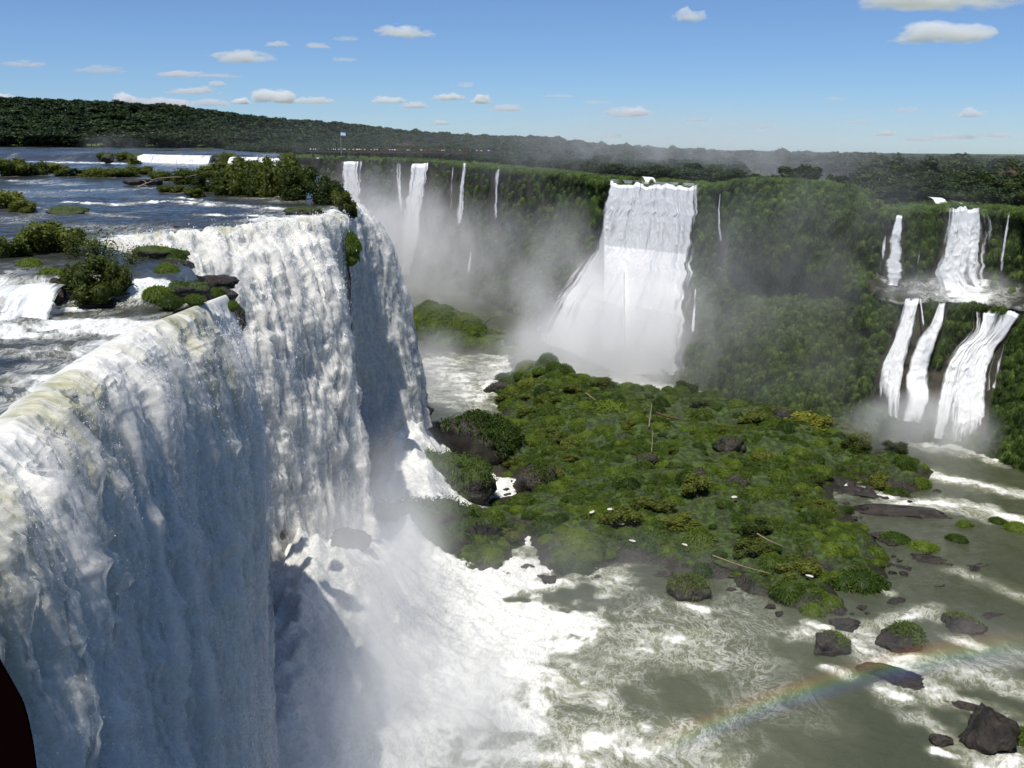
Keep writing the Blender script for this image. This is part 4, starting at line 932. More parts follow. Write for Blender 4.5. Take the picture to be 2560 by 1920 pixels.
# ------------------------------------------------------------------ island plants
def on_isl(px, py):
    d = ray(px, py); Y = np.arange(120, 450, .5); X = d[0] / d[1] * Y; z = isl_z(X, Y); h = np.nonzero(CAM_Z + d[2] / d[1] * Y < z)[0]
    i = h[0] if len(h) else len(Y) - 1
    return np.array([X[i], Y[i], z[i]])
taken = []
def bush(px, py, rpx, i, label, group=None, hz=1.0, me=None, name='bush', cat='bush'):
    P = on_isl(px, py); r = rpx * np.linalg.norm(P - EYE) / F
    taken.append((P[0], P[1], r)); return put(name, me or DOMES[i % 7], P - np.array([0, 0, .25 * r]), (r, r * .95, r * hz), label, cat, group)
bush(1600, 955, 34, 0, 'cone shaped dark green bush sticking up on the island skyline', hz=1.5)
bush(1755, 968, 14, 1, 'small dark ball shaped bush on the island skyline', hz=1.5)
bush(1525, 1025, 62, 2, 'large dark dome bush with a shaded right flank, upper part of the island', hz=1.05)
bush(1395, 925, 36, 3, 'round bush above the leafy low one at the back of the island', hz=1.1)
bush(1400, 960, 40, 4, 'low leafy bush just in front of the round one at the back', hz=.7)
bush(1320, 915, 34, 5, 'bush at the narrow neck of the island by the back channel', hz=1.0)
bush(2150, 1455, 72, 2, 'largest grass dome standing out at the right hand point of the island', hz=1.0)
bush(2105, 1450, 42, 4, 'smaller grass dome leaning on the largest one at the point', hz=.9)
bush(1372, 1315, 50, 6, 'dome of grass over a dark undercut by the spray', hz=.95)
bush(1750, 1360, 46, 1, 'tall egg shaped hummock at the front of the island', hz=1.5)
bush(1640, 1345, 50, 3, 'broad double hummock left of the egg shaped one', hz=.9)
bush(1755, 1425, 34, 5, 'little tuft at the left end of the bleached pole', hz=1.0)
bush(1930, 1410, 36, 0, 'bright hummock at the right end of the bleached pole', hz=1.1)
bush(1975, 1475, 46, 6, 'pale green shaggy mound at the front shore', hz=1.0)
bush(2030, 1530, 32, 1, 'small yellow green mound, lowest on the front shore', hz=.9)
bush(2075, 1505, 34, 3, 'round mound beside the lowest one on the front shore', hz=.9)
bush(1450, 1345, 52, 2, 'soft hazy mound near the spray gap', hz=.8); bush(1455, 1410, 44, 4, 'lowest soft mound fading into spray', hz=.8)
bush(1160, 800, 40, 0, 'rounded bush highest on the back strip of the island'); bush(1105, 790, 44, 5, 'bush on the back strip nearest the blue curtain'); bush(1190, 830, 34, 3, 'bush with bare twigs above it on the back strip')
for j, (px, py, rp) in enumerate([(1040, 815, 30), (1062, 838, 30), (1088, 815, 34), (1120, 838, 30), (1140, 815, 32), (1150, 855, 26), (1180, 855, 30), (1215, 858, 30), (1240, 872, 26), (1075, 862, 22), (1262, 880, 24), (1105, 862, 22), (1050, 795, 26)]):
    bush(px, py, rp, j, 'leafy hummock in the narrow strip of green behind the white back channel', 'hummocks on the back strip')
yl = shrub(261, 1500, M_YELLOW, tall=.9, size=.09)
bush(2020, 1052, 62, 0, 'patch of yellow green broad leaves glowing on the island slope', hz=.55, me=yl, name='leafy_plant', cat='plant')
bush(2300, 1205, 30, 2, 'bush at the far tip of the island beside the rapids'); bush(2240, 1235, 30, 4, 'bush trailing into the upper right rapids')
rg = np.random.default_rng(31); k = 0
for t in range(9000):
    if k >= 240: break
    x, y = rg.uniform(-25, 105), rg.uniform(130, 415); d = float(poly_dist(np.array([x]), np.array([y]), ISL)[0])
    if d < .6: continue
    r = (rg.uniform(3.4, 4.6) if k % 8 == 0 else rg.uniform(1.1, 3.0)) * (1 + .25 * (y > 260)); z = float(isl_z(np.array([x]), np.array([y]))[0])
    if any((x - a) ** 2 + (y - b) ** 2 < (.70 * (r + c)) ** 2 for a, b, c in taken): continue
    px, py = proj(np.array([x, y, z]))
    if px < 1180 and py > 1280: continue
    taken.append((x, y, r)); hz = rg.uniform(.75, 1.35)
    put('bush', DOMES[k % 7] if k % 4 else SHRUBS[k % 6], (x, y, z - .12 * r), (r * (1 if k % 4 else .8), r * rg.uniform(.65, 1.25), r * hz * (1 if k % 4 else .6)), 'rounded green grass hummock in the crowd of them covering the island', 'bush', 'hummocks covering the island'); k += 1
for j, px in enumerate(np.arange(1190, 1700, 26.0)):
    for q in range(2):
        a_, b_ = px + rg.uniform(-14, 14), rg.uniform(1330, 1425) if px > 1300 else rg.uniform(1330, 1415)
        P = on_isl(a_, b_); r = rg.uniform(1.0, 2.2)
        if float(poly_dist(np.array([P[0]]), np.array([P[1]]), ISL)[0]) < -.6: continue
        put('bush', DOMES[(j + q) % 7], P - np.array([0, 0, .1 * r]), (r, r * rg.uniform(.7, 1.2), r * rg.uniform(.7, 1.1)), 'rounded green grass hummock in the crowd of them covering the island', 'bush', 'hummocks covering the island')
# hummocks on the separate rocks of the river
for px, py, rp, lab in [(2238, 1350, 36, 'first of two joined grass bushes on a river ledge'), (2305, 1370, 34, 'second of two joined grass bushes on a river ledge, lower one'), (2390, 1348, 26, 'single small grass bush on a flat ledge in the river'), (2412, 1312, 20, 'tiny bush at the lower edge of the upper right rapids'), (2492, 1305, 22, 'bush in the row along the rapids, between two others'), (2545, 1325, 32, 'bush at the picture edge below the rapids'), (2152, 1320, 20, 'lone little bush on a wet rock right of the island'), (2235, 1235, 24, 'small bush with rapids on both sides'), (2560, 1845, 40, 'grass bush behind the bare angular boulder in the lower corner')]:
    P, kk = pool_d(px, py); r = rp * kk; put('bush', DOMES[int(px) % 7], P + np.array([0, 0, -.1]), (r, r, r * .8), lab, 'bush')
    put('stone', ROCKS[int(px) % 6], P + np.array([0, 0, -.2]), (r * 1.2, r, r * .45), 'dark wet stone under a lone grass bush in the river', 'stone', 'stones under lone bushes')
# small hummocks packed between the larger ones, too many to count
rg = np.random.default_rng(43); n = 3600; x = rg.uniform(-25, 105, n); y = rg.uniform(130, 415, n); d = poly_dist(x, y, ISL)
ok = (d > .5) & (fbm(x * .1, y * .1, None, 4, 47) > -.04); x, y = x[ok], y[ok]; n = len(x); sc = rg.uniform(.4, 1.6, n) * (1 + .3 * (y > 260))
tag(scatter('ground_cover', np.stack([x, y, isl_z(x, y) - .1], -1), np.stack([np.zeros(n), np.zeros(n), rg.uniform(0, 6.28, n)], 1), np.stack([sc, sc, sc * rg.uniform(.6, 1.1, n)], 1), rg.integers(0, 7, n), DOMES), 'low tufted ground cover between the hummocks of the island', 'ground cover')
# low grass over the island
rg = np.random.default_rng(41); n = 42000; x = rg.uniform(-25, 105, n); y = rg.uniform(130, 415, n); d = poly_dist(x, y, ISL)
w = fbm(x * .12, y * .12, None, 3, 44); ok = (d > 1.2 + 2.0 * (w < -.1)) & (w > .02); x, y = x[ok], y[ok]; n = len(x)
px, py = proj(np.stack([x, y, isl_z(x, y)], -1)); sc = rg.uniform(.45, 1.2, n)
tag(scatter('grass', np.stack([x, y, isl_z(x, y) + .05], -1), np.stack([np.zeros(n), np.zeros(n), rg.uniform(0, 6.28, n)], 1), sc, rg.integers(0, 4, n), GTUFT), 'low green grass carpeting the ground of the island', 'grass')
# drift wood
def log(pts, r, label, mat, name='log', branches=()):
    mb = MB(); P = np.array(pts); n = 9; t = np.linspace(0, len(P) - 1, n); C_ = catmull(P, t); V, Fq = tube(C_, np.linspace(r, r * .45, n), 7); mb.add(V, Fq)
    for a, b in branches:
        V, Fq = tube(np.array([C_[a], (C_[a] + np.array(b)) / 2 + .15, b]), [r * .6, r * .45, r * .2], 5); mb.add(V, Fq)
    o = obj(name, mb.mesh(name, mat), None); return tag(o, label, 'log')
def ig(px, py, h): return on_isl(px, py) + np.array([0, 0, h])
log([ig(1780, 1422, 2.2), ig(1850, 1440, 1.8), ig(1925, 1452, 1.1)], .13, 'long bleached pole leaning across the front hummocks', M_WOOD)
log([ig(1890, 1370, 2.2), ig(1920, 1380, 2.0), ig(1955, 1392, 1.8)], .14, 'short pale log above the long bleached pole', M_WOOD)
log([ig(1465, 1008, 2.6), ig(1490, 1025, 2.4)], .2, 'broken pale stump of driftwood below the large dark dome bush', M_WOOD)
log([ig(1622, 1075, .5), ig(1628, 1050, 4.0)], .17, 'upright grey snag standing in the island grass', M_WOOD, 'snag')
log([ig(1640, 1055, 2.2), ig(1670, 1062, 1.9), ig(1712, 1072, 1.6)], .28, 'dark log lying beside the upright grey snag', M_DARKWOOD)
log([ig(1628, 1155, .5), ig(1630, 1122, 4.0)], .12, 'thin pole on the broken boulder among the grass', M_WOOD, 'snag')
a = ig(1210, 822, 1.5); log([a, a + [2.5, 0, 2.2], a + [6, 0, 2.6]], .2, 'bare twiggy branch on the back strip of the island', M_DARKWOOD, 'branch', [(3, a + [2, 0, 4]), (5, a + [5.5, 0, 4.2])])
for i, (px, py) in enumerate([(1370, 1056), (1480, 1295), (1527, 1292), (1552, 1325), (1580, 1370), (1712, 1378), (2022, 1458), (1835, 1260), (2030, 1432)]):
    put('stone', ROCKS[i % 6], ig(px, py, 1.1), (.75, .55, .35), 'pale stone lying between the island hummocks', 'stone', 'pale stones on the island').data = (PALE := globals().get('PALE') or rock_mesh(470, 3, (1, 1, .7), m_plain('pale_stone', (.6, .57, .5)))) 
# ------------------------------------------------------------------ plants, rocks and wood on the upper river
def on_riv(px, py, h=0.0):
    d = ray(px, py); Y = np.concatenate([np.arange(35, 200, .2), np.arange(200, 900, 1.0)]); X = d[0] / d[1] * Y; z = river_z(X, Y); q = np.nonzero(CAM_Z + d[2] / d[1] * Y < z)[0]
    i = q[0] if len(q) else len(Y) - 1
    return np.array([X[i], Y[i], z[i] + h])
ZTOP = {}
def rshrub(px, py, wpx, me, label, hz=1.0, name='shrub', cat='shrub', group=None, rocks=True, sink=.05, hpx=None):
    P = on_riv(px, py); k = np.linalg.norm(P - EYE) / F; r = wpx * k
    if hpx: hz = .86 * hpx * k / r / ZTOP.setdefault(me.name, max(v.co.z for v in me.vertices))
    o = put(name, me, P - np.array([0, 0, sink * r]), (r, r * .9, r * hz), label, cat, group)
    if rocks:
        put('stone', ROCKS[int(px) % 6], P + np.array([.1 * r, -.1 * r, -.12 * r]), (r * .85, r * .7, r * .26), 'low dark stone under the shrubs in the upper river', 'stone', 'dark stones under river shrubs')
    return o
# the wooded islet before the drop
ISLET = [(700, 492, 70, 125, 'tallest rounded shrub on the wooded islet'), (640, 490, 62, 100, 'leafy shrub just left of the tallest one on the islet'), (760, 500, 62, 105, 'dense shrub on the outer side of the tallest one on the islet'), (580, 488, 60, 84, 'spreading shrub on the middle of the wooded islet'), (815, 510, 56, 88, 'shrub where the islet slopes to the drop'),
         (530, 478, 55, 62, 'lower shrub behind the driftwood of the islet'), (470, 458, 60, 46, 'low shrub behind the pale driftwood trunk'), (405, 452, 50, 34, 'low shrub at the upstream end of the wooded islet'), (850, 525, 40, 62, 'shrub hanging over the islet edge above the drop'), (876, 540, 26, 46, 'last small shrub clinging to the lip of the drop'), (620, 440, 70, 60, 'shrub on the back row of the wooded islet'), (540, 440, 70, 44, 'back shrub further upstream on the wooded islet'), (700, 440, 60, 68, 'back shrub peeping over the tallest islet shrub'), (740, 470, 40, 70, 'narrow shrub squeezed between the two biggest on the islet'), (480, 492, 40, 28, 'small bush at the waterline by the driftwood'), (430, 480, 40, 22, 'grass bush in front of the driftwood')]
for i, (px, py, w, h, lab) in enumerate(ISLET): rshrub(px, py, w * .82, SHRUBS[i % 6], lab, hpx=h)
LOWBANK = [(20, 440, 60, 52, 'shrub on the far left bank islet at the picture edge'), (75, 438, 55, 40, 'second shrub from the edge on the left bank islet'), (130, 432, 50, 30, 'thin shrub at the end of the left bank islet'), (185, 440, 50, 24, 'low green bush on the long reedy islet, upstream end'), (240, 442, 55, 30, 'low bush in the middle of the long reedy islet'), (300, 442, 55, 30, 'bush near the downstream end of the long reedy islet'), (345, 436, 45, 26, 'last bush of the long reedy islet'), (265, 396, 26, 18, 'dark bush on the rock above the distant cascade'), (310, 398, 30, 22, 'bush beside the distant cascade lip'), (335, 410, 22, 28, 'bush hanging at the side of the distant cascade'), (570, 410, 26, 36, 'bush on the dark rock splitting the distant cascade'), (550, 418, 16, 20, 'small bush at the foot of the splitting rock'), (420, 377, 50, 5, 'low grassy islet far up the river'), (500, 376, 40, 4, 'second low grassy islet far up the river')]
for i, (px, py, w, h, lab) in enumerate(LOWBANK): rshrub(px, py, w * .8, SHRUBS[(i + 2) % 6], lab, hpx=h, rocks=i < 8)
NEAR = [(20, 520, 62, 56, 1, 'brownish green shrub at the picture edge in mid river'), (62, 530, 38, 38, 4, 'smaller shrub joined to the brownish one in mid river'), (110, 632, 88, 92, 2, 'large spreading shrub with yellowish leaves in the left river'), (30, 640, 60, 60, 0, 'green shrub left of the large yellowish one'), (175, 615, 46, 54, 3, 'shrub on the water side of the large yellowish one'), (245, 752, 84, 130, 5, 'big dark rounded shrub right by the small cascade'), (190, 720, 50, 70, 1, 'pale shrub leaning out left of the big dark one'), (300, 735, 46, 95, 4, 'dark shrub joined to the big one on its right flank')]
for i, (px, py, w, h, m, lab) in enumerate(NEAR): rshrub(px, py, w * .85, SHRUBS[m], lab, hpx=h)
rshrub(250, 640, 62, LOOSE[0], 'sparse airy bush with thin bare stems in front of the white water', hpx=85, rocks=False)
rshrub(200, 640, 50, LOOSE[1], 'sparse twiggy bush between the two large river shrubs', hpx=70, rocks=False)
rshrub(330, 660, 40, LOOSE[1], 'wispy bush with few leaves over the rock ledge', hpx=60, rocks=False)
def led(px, py, z, rpx, label, me=None, hz=.9, name='bush', cat='bush', i=0):
    P = PZ(px, py, z); k = np.linalg.norm(P - EYE) / F; r = rpx * k; return put(name, me or DOMES[i % 7], P - np.array([0, 0, .1 * r]), (r, r, r * hz), label, cat)
def ledrock(px, py, z, rpx, seed, label, sc=(1.3, .9, .55), moss=True, grass=0):
    return boulder(px, py, rpx, seed, label, sc, grass, moss=moss, z=z, sink=.3, blade=.14)
ledrock(385, 650, 1.7, 60, 861, 'brown ledge boulder with grass fringe on top beside the second waterfall', (1.25, .8, .5), True, 500)
ledrock(425, 675, 1.2, 48, 863, 'lower step boulder under the brown ledge', (1.2, .9, .6), False, 300)
ledrock(440, 745, .6, 62, 865, 'mossy boulder holding several tufts above the smooth pool', (1.3, .8, .6), True, 600)
ledrock(525, 715, 0, 44, 867, 'wet black boulder in the cascade right of the tufts', (1.4, .8, .5), False)
ledrock(545, 755, -.4, 46, 869, 'dark boulder at the corner where the nearest curtain ends', (1.1, .8, .7), False, 200)
ledrock(585, 810, -5, 30, 871, 'black boulder below the corner, wet and steep', (.8, .8, 1.6), True, 400)
ledrock(440, 592, 1.0, 24, 873, 'black boulder splitting the white lip of the second waterfall', (.8, .9, 1.0), False)
ledrock(165, 535, 2, 40, 875, 'reddish brown boulder in mid river with a dry tuft', (1.4, .8, .4), True, 200)
ledrock(750, 540, 1.9, 44, 877, 'grassy boulder near the lip in front of the wooded islet', (1.4, .8, .45), True, 900)
ledrock(230, 715, 1, 50, 879, 'brown boulder showing between the grass and the big dark shrub', (1.1, .8, .9), False)
ledrock(135, 740, 1.0, 30, 881, 'dark boulder in the middle of the small cascade', (.8, .8, 1.1), False, 150)
ledrock(345, 462, 2.6, 34, 883, 'dark boulder at the upstream nose of the wooded islet', (1.4, .8, .5), False)
ledrock(330, 700, .6, 34, 885, 'black boulder by the shady gap right of the big shrub', (1.0, .8, .9), False)
for px, py, z, r, lab, i in [(418, 680, 1.9, 34, 'bright grass tuft on the upper step of the ledge', 0), (395, 735, 1.0, 38, 'grass tuft above the smooth pool, left one of the ledge', 3), (425, 755, .7, 30, 'grass tuft dipping into the smooth pool', 5), (485, 748, .8, 26, 'grass tuft on the mossy boulder, farther from the shrubs', 2), (538, 735, .4, 26, 'lone grass tuft on the outer ledge next to white water', 4), (440, 640, 2.0, 26, 'short tuft behind the brown ledge boulder', 1), (92, 765, .6, 16, 'small tuft standing in the small cascade', 6), (130, 690, 1.8, 40, 'tall grass clump left of the pale leaning shrub', 2), (75, 670, 1.8, 36, 'grass clump below the large yellowish shrub', 0), (575, 765, -.6, 20, 'little tuft at the very corner of the ledge', 1)]:
    led(px, py, z, r, lab, i=i, hz=1.0)
# the hanging tuft on the rim between second and third curtains
Pt = PY(866, 600, 166); hk = np.linalg.norm(Pt - EYE) / F
o = put('boulder', rock_mesh(890, 4, (.8, .8, 1.25), M_MOSSROCK), Pt - np.array([.3, -.5, 1.5]), 38 * hk, 'mossy rock nose under the hanging grass tuft on the rim', 'boulder', rz=0)
o = put('bush', grass_dome(147, 1500), Pt + np.array([0, 0, -1.2]), (33 * hk, 33 * hk, 62 * hk), 'big hanging grass tuft on the rim between the sunlit and the shaded curtain', 'bush')
for q, (dx, dz, s) in enumerate([(-.6, -2.4, 26), (.7, -3.0, 22)]):
    put('bush', DOMES[q], Pt + np.array([dx, -.3, dz]), (s * hk, s * hk, s * hk * 1.3), ['small tuft hanging under the big rim tuft', 'lowest tuft dangling beside the rim nose'][q], 'bush')
# pale driftwood on the islet
a = on_riv(345, 476, .6); b = on_riv(400, 462, 1.6); c = on_riv(500, 460, 1.5)
log([a, a + [1.4, .5, .8], a + [3.2, 1.2, 1.5]], .22, 'pale forked driftwood at the islet nose', M_WOOD, 'driftwood', [(3, a + [2.3, 0, .1]), (5, a + [0.6, 1, 1.7]), (2, a + [-1, .2, .2])])
log([a + [2.6, 1.0, 1.5], b, (b + c) / 2 + [0, 0, .25], c], .2, 'long pale driftwood trunk stretched in front of the islet shrubs', M_WOOD, 'driftwood', [(6, c + [1, 0, .9])])

# small cascade of the upper step and the distant cascades up the river
def ribbon(label, top, bot, throw, ztop, zbot, nu, nv, seed, dens=.85, on=None, Yd=None):
    """fall between a surveyed top line and its foot line"""
    T_ = edge_curve2(top, nu); G = np.zeros((nv, nu, 3))
    A = np.array([PZ(x, y, ztop) if Yd is None else PY(x, y, Yd) for x, y in T_])
    if Yd is not None: zbot = A[:, 2] - 2.0
    if bot is None: B = A + np.array(throw); B[:, 2] = zbot
    for i, v in enumerate(np.linspace(0, 1, nv)):
        G[i] = A + (B - A) * np.array([v ** .6, v ** .6, v ** 1.5])
    Sx = arclen(G[:1], 1).repeat(nv, 0); Tm = arclen(G, 0); rope = 1 - 2 * billow(Sx * .6, Tm * .12, 4, seed)
    lum = 1 - 2 * billow(Sx * 1.2, Tm * .7, 4, seed + 1); G[..., 1] -= (.3 * rope + .3 * lum) * sstep(0, 1, Tm)
    un = np.linspace(0, 1, nu)[None].repeat(nv, 0); m = np.minimum(un, 1 - un)
    ed = .2 + dens * sstep(0, .05, m) + .5 * fbm(Sx * .45, Tm * .25, None, 5, seed + 2) + .25 * rope
    return tag(obj('waterfall', mesh_np('waterfall', G.reshape(-1, 3), grid_faces(nv, nu), M_FARFALL, {'edge': ed, 'dens': .5 + .3 * rope, 'tint': np.zeros_like(ed)}, uv=np.stack([Sx, Tm], -1).reshape(-1, 2))), label, 'waterfall')
def edge_curve2(E, n):
    E = np.array(E, float); d = np.concatenate([[0], np.cumsum(np.hypot(*np.diff(E, axis=0).T))]); d /= d[-1]; t = np.linspace(0, 1, n)
    return np.stack([np.interp(t, d, E[:, 0]), np.interp(t, d, E[:, 1])], 1)
ribbon('small stepped cascade beside the big dark shrub', [(-60, 712), (0, 716), (60, 712), (110, 706), (172, 712)], None, (.6, -5.5, 0), 2.1, -.05, 160, 60, 700, .42)
ribbon('wide distant cascade far up the river behind the islet shrubs', [(352, 385), (420, 387), (535, 389)], None, (0, -12, 0), 6.7, -.5, 200, 50, 703, .62)
ribbon('distant cascade partly hidden by the islet shrubs', [(576, 392), (640, 393), (690, 395), (746, 394)], None, (0, -10, 0), 6.3, .2, 160, 40, 706, .55)
# dark rocks around the distant cascades
for i, (px, py, z, r) in enumerate([(345, 405, 3.2, 26), (552, 408, 3.0, 26), (575, 410, 3, 22), (265, 402, 4.6, 16)]):
    boulder(px, py, r, 900 + i, ['dark rock wall at the near end of the wide distant cascade', 'dark rock parting the two distant cascades', 'second dark rock parting the distant cascades', 'low dark rock on the shelf above the distant cascade'][i], (1.1, .8, .9), 0, moss=True, z=z)

# ------------------------------------------------------------------ trees
def tree(P, h, i, label, group, spread=1.0, brush=False):
    e = empty('tree', P, label, 'tree', group, random.uniform(0, 6.28)); t_, c_ = TREES[i % 5]
    e.scale = (h * spread, h * spread, h)
    obj('trunk', t_, e); obj('crown', c_ if not brush else BRUSH, e); return e
BRUSH = tree_parts(390, 700, 1.1, M_BRUSH, .04)[1]
def land_at(px, k):
    Y = rim(px)[1] + k; x = ray(px, 420)[0] / ray(px, 420)[1] * Y
    return np.array([x, Y, float(land_z(np.array([px]), np.array([k]), np.array([x]), np.array([Y]))[0])])
rg = np.random.default_rng(51); nt = 0
SKY_T = [(1348, 330, 13, 'umbrella crowned tree standing above the others on the skyline'), (1465, 250, 11, 'round crowned tree right of the brown bare patch'), (2290, 120, 8, 'tall bushy tree on the plateau behind the twin upper falls'), (2380, 110, 7, 'broad tree above the square white curtain'), (1725, 200, 9, 'wide tree on the hazy plateau above the massive fall'), (2470, 130, 9, 'big tree on the plateau near the picture edge')]
for px, k, h, lab in SKY_T: tree(land_at(px, k), h, nt, lab, None, 1.1); nt += 1
def max_h(px, P, margin=0):
    """trees stay under the forest skyline seen in the photograph"""
    sky = np.interp(px, [560, 700, 1000, 1300, 1500, 1800, 2100, 2560, 2700], [293, 300, 313, 326, 345, 362, 368, 372, 376])
    return PY(px, sky + margin, P[1])[2] - P[2]
for t in range(4000):
    if nt >= 285: break
    px = rg.uniform(1100, 2680); k = rg.uniform(10, 300) if px > 1750 else rg.uniform(25, 330)
    if 1500 < px < 1770 and k < 40: continue
    if 1850 < px < 2150 and 95 < k < 215: continue
    P = land_at(px, k); mh = max_h(px, P, rg.uniform(-9, 22)); h = min(rg.uniform(4.0, 8.0) * (1.25 if px > 1750 else 1) + k * .02, mh)
    if k < 60: h = min(h, 2.5 + .07 * k + (1.5 if px > 2250 else 0))
    if h < 2.2: continue
    tree(P, h, int(rg.integers(0, 5)), 'green tree in the belt of trees on the plateau behind the far rim', 'trees on the plateau behind the rim', rg.uniform(.9, 1.4)); nt += 1
for px, k, h in [(835, 150, 9), (870, 140, 8), (960, 150, 9), (1010, 150, 10), (1050, 145, 9), (1090, 150, 8), (1455, 200, 9), (1440, 195, 7), (2545, 150, 12), (2580, 140, 11), (940, 160, 8), (1030, 155, 9)]:
    P = land_at(px, k); tree(P, h, 0, 'leafless reddish brown tree in a dry patch of the forest', 'leafless trees in the forest', 1.3, True)
# forest beyond, one mass
FP = []; 
n = 12000; pxr = rg.uniform(570, 2690, n); kk = 40 + rg.uniform(0, 1, n) ** 1.9 * 1600; ok = ~((pxr > 1850) & (pxr < 2150) & (kk < 215))
pxr, kk = pxr[ok], kk[ok]; Yf = rim(pxr)[1] + kk; xf = np.array([ray(p, 420)[0] / ray(p, 420)[1] for p in pxr]) * Yf; zf = land_z(pxr, kk, xf, Yf)
sky = np.interp(pxr, [560, 700, 1000, 1300, 1500, 1800, 2100, 2560, 2700], [293, 300, 313, 326, 345, 362, 368, 372, 376]) + np.where(rg.uniform(0, 1, len(pxr)) < .12, rg.uniform(-9, 0, len(pxr)), rg.uniform(0, 30, len(pxr)))
hz = np.array([PY(a, b, c)[2] for a, b, c in zip(pxr, sky, Yf)]) - zf; hf = np.minimum(np.minimum(rg.uniform(7, 14, len(pxr)), rg.uniform(2.6, 4.2, len(pxr)) + .04 * kk), hz); ok = hf > 2.5
A1 = (np.stack([xf, Yf, zf - .5], -1)[ok], hf[ok])
n = 7000; xh = rg.uniform(-900, 40, n); yh = 770 + .05 * (xh + 300) + 12 * fbm(xh * .01, xh * 0, None, 3, 3) + 2 + rg.uniform(0, 1, n) ** 1.3 * 330
A2 = (np.stack([xh, yh, hill_z(xh, yh) - .8], -1), rg.uniform(8, 15, n))
P = np.concatenate([A1[0], A2[0]]); h = np.concatenate([A1[1], A2[1]]); n = len(P); sp = rg.uniform(.9, 1.5, n)
tag(scatter('forest', P, np.stack([np.zeros(n), np.zeros(n), rg.uniform(0, 6.28, n)], 1), np.stack([h * sp, h * sp, h], 1), rg.integers(0, 6, n), FTREES), 'dark rainforest covering the far hill and the plateau', 'forest')
# undergrowth along the rim
n = 9000; pxr = rg.uniform(570, 2690, n); kk = rg.uniform(0, 1, n) ** 1.5 * 170 + .5; ok = ~((pxr > 1515) & (pxr < 1760) & (kk < 30)) & ~((pxr > 1850) & (pxr < 2150) & (kk > 95)) & ~((kk < 9) & (((pxr > 2365) & (pxr < 2470)) | ((pxr > 845) & (pxr < 915)) | ((pxr > 1015) & (pxr < 1085))))
pxr, kk = pxr[ok], kk[ok]; Yf = rim(pxr)[1] + kk; xf = np.array([ray(p, 420)[0] / ray(p, 420)[1] for p in pxr]) * Yf; n = len(pxr)
P = np.stack([xf, Yf, land_z(pxr, kk, xf, Yf)], -1); sc = rg.uniform(.7, 1.5, n) * (1 + .008 * kk)
tag(scatter('undergrowth', P, np.stack([np.zeros(n), np.zeros(n), rg.uniform(0, 6.28, n)], 1), np.stack([sc * 1.4, sc * 1.4, sc], 1), rg.integers(0, 5, n), HANG), 'green undergrowth along the rim of the far plateau', 'undergrowth')
def drape(name, px0, px1, k0, k1, lift, foam, n=40, m=16):
    V = np.array([[land_at(a, b) + [0, 0, lift] for b in np.linspace(k0, k1, m)] for a in np.linspace(px0, px1, n)])
    V[..., 2] = V[..., 2].mean(0, keepdims=True) * .5 + V[..., 2] * .5
    return obj(name, mesh_np(name, V.reshape(-1, 3), grid_faces(n, m)[:, ::-1], M_RIVER, {'foam': np.full(n * m, foam)}), kind='structure')
drape('stream', 1530, 1738, 1.5, 26, .15, .55); drape('stream', 1885, 2135, 100, 205, .5, .15)
ribbon('little stepped cascade feeding the massive white block from above', [(1602, 441), (1630, 443)], None, (1, -5, 0), 0, 0, 40, 20, 720, .8, Yd=348)
ribbon('short white chute above the upper shelf among the leaves', [(2318, 492), (2350, 494)], None, (1, -4, 0), 0, 0, 30, 14, 722, .8, Yd=275)
ribbon('small white chute feeding the square white curtain', [(2372, 500), (2386, 505)], None, (3, -4, 0), 0, 0, 30, 14, 724, .8, Yd=272)

# ------------------------------------------------------------------ boardwalk, people, flag
e = empty('boardwalk', PY(940, 385, 556), 'long wooden boardwalk on posts above the distant rim, crowded with people', 'boardwalk')
M0 = Matrix.Translation(-e.location)
def deckz(px): return PY(px, 378, 556)[2]
A = PY(770, 379, 566); B = PY(1240, 384, 520); up_ = np.array([0, 0, 1.0]); L_ = np.linalg.norm(B - A); dr = (B - A) / L_
def bw(t, h=0.0, o_=0.0): return A + (B - A) * t + np.array([0, -1, 0]) * o_ + up_ * h - np.array(e.location)
def beam(mb, p, q, w, hgt):
    d = unit(q - p); s_ = unit(np.cross(d, up_)); V = []
    for c in (p, q):
        for a_, b_ in ((-1, -1), (1, -1), (1, 1), (-1, 1)): V.append(c + s_ * a_ * w / 2 + up_ * b_ * hgt / 2)
    mb.add(np.array(V), np.array([(0, 1, 5, 4), (1, 2, 6, 5), (2, 3, 7, 6), (3, 0, 4, 7), (0, 3, 2, 1), (4, 5, 6, 7)]))
mb = MB(); beam(mb, bw(0), bw(1), 3.0, .35); obj('deck', mb.mesh('deck', M_DECK, False), e)
for o_ in (-1.4, 1.4):
    mb = MB(); beam(mb, bw(.22, 1.15, o_), bw(1, 1.15, o_), .14, .14); beam(mb, bw(.22, .65, o_), bw(1, .65, o_), .08, .08)
    for t in np.linspace(.22, 1, 40): beam(mb, bw(t, .1, o_), bw(t, .1, o_) + [0.01, 0, 1.05], .1, .1) if False else mb.box(bw(t, .6, o_), (.12, .12, 1.1))
    obj('railing', mb.mesh('railing', M_DECK, False), e)
for t in np.linspace(.03, .97, 16):
    mb = MB(); mb.box(bw(t, -2.2), (.9, .9, 4.2)); mb.box(bw(t, -.35), (1.6, 3.0, .35)); obj('post', mb.mesh('post', M_DECK, False), e)
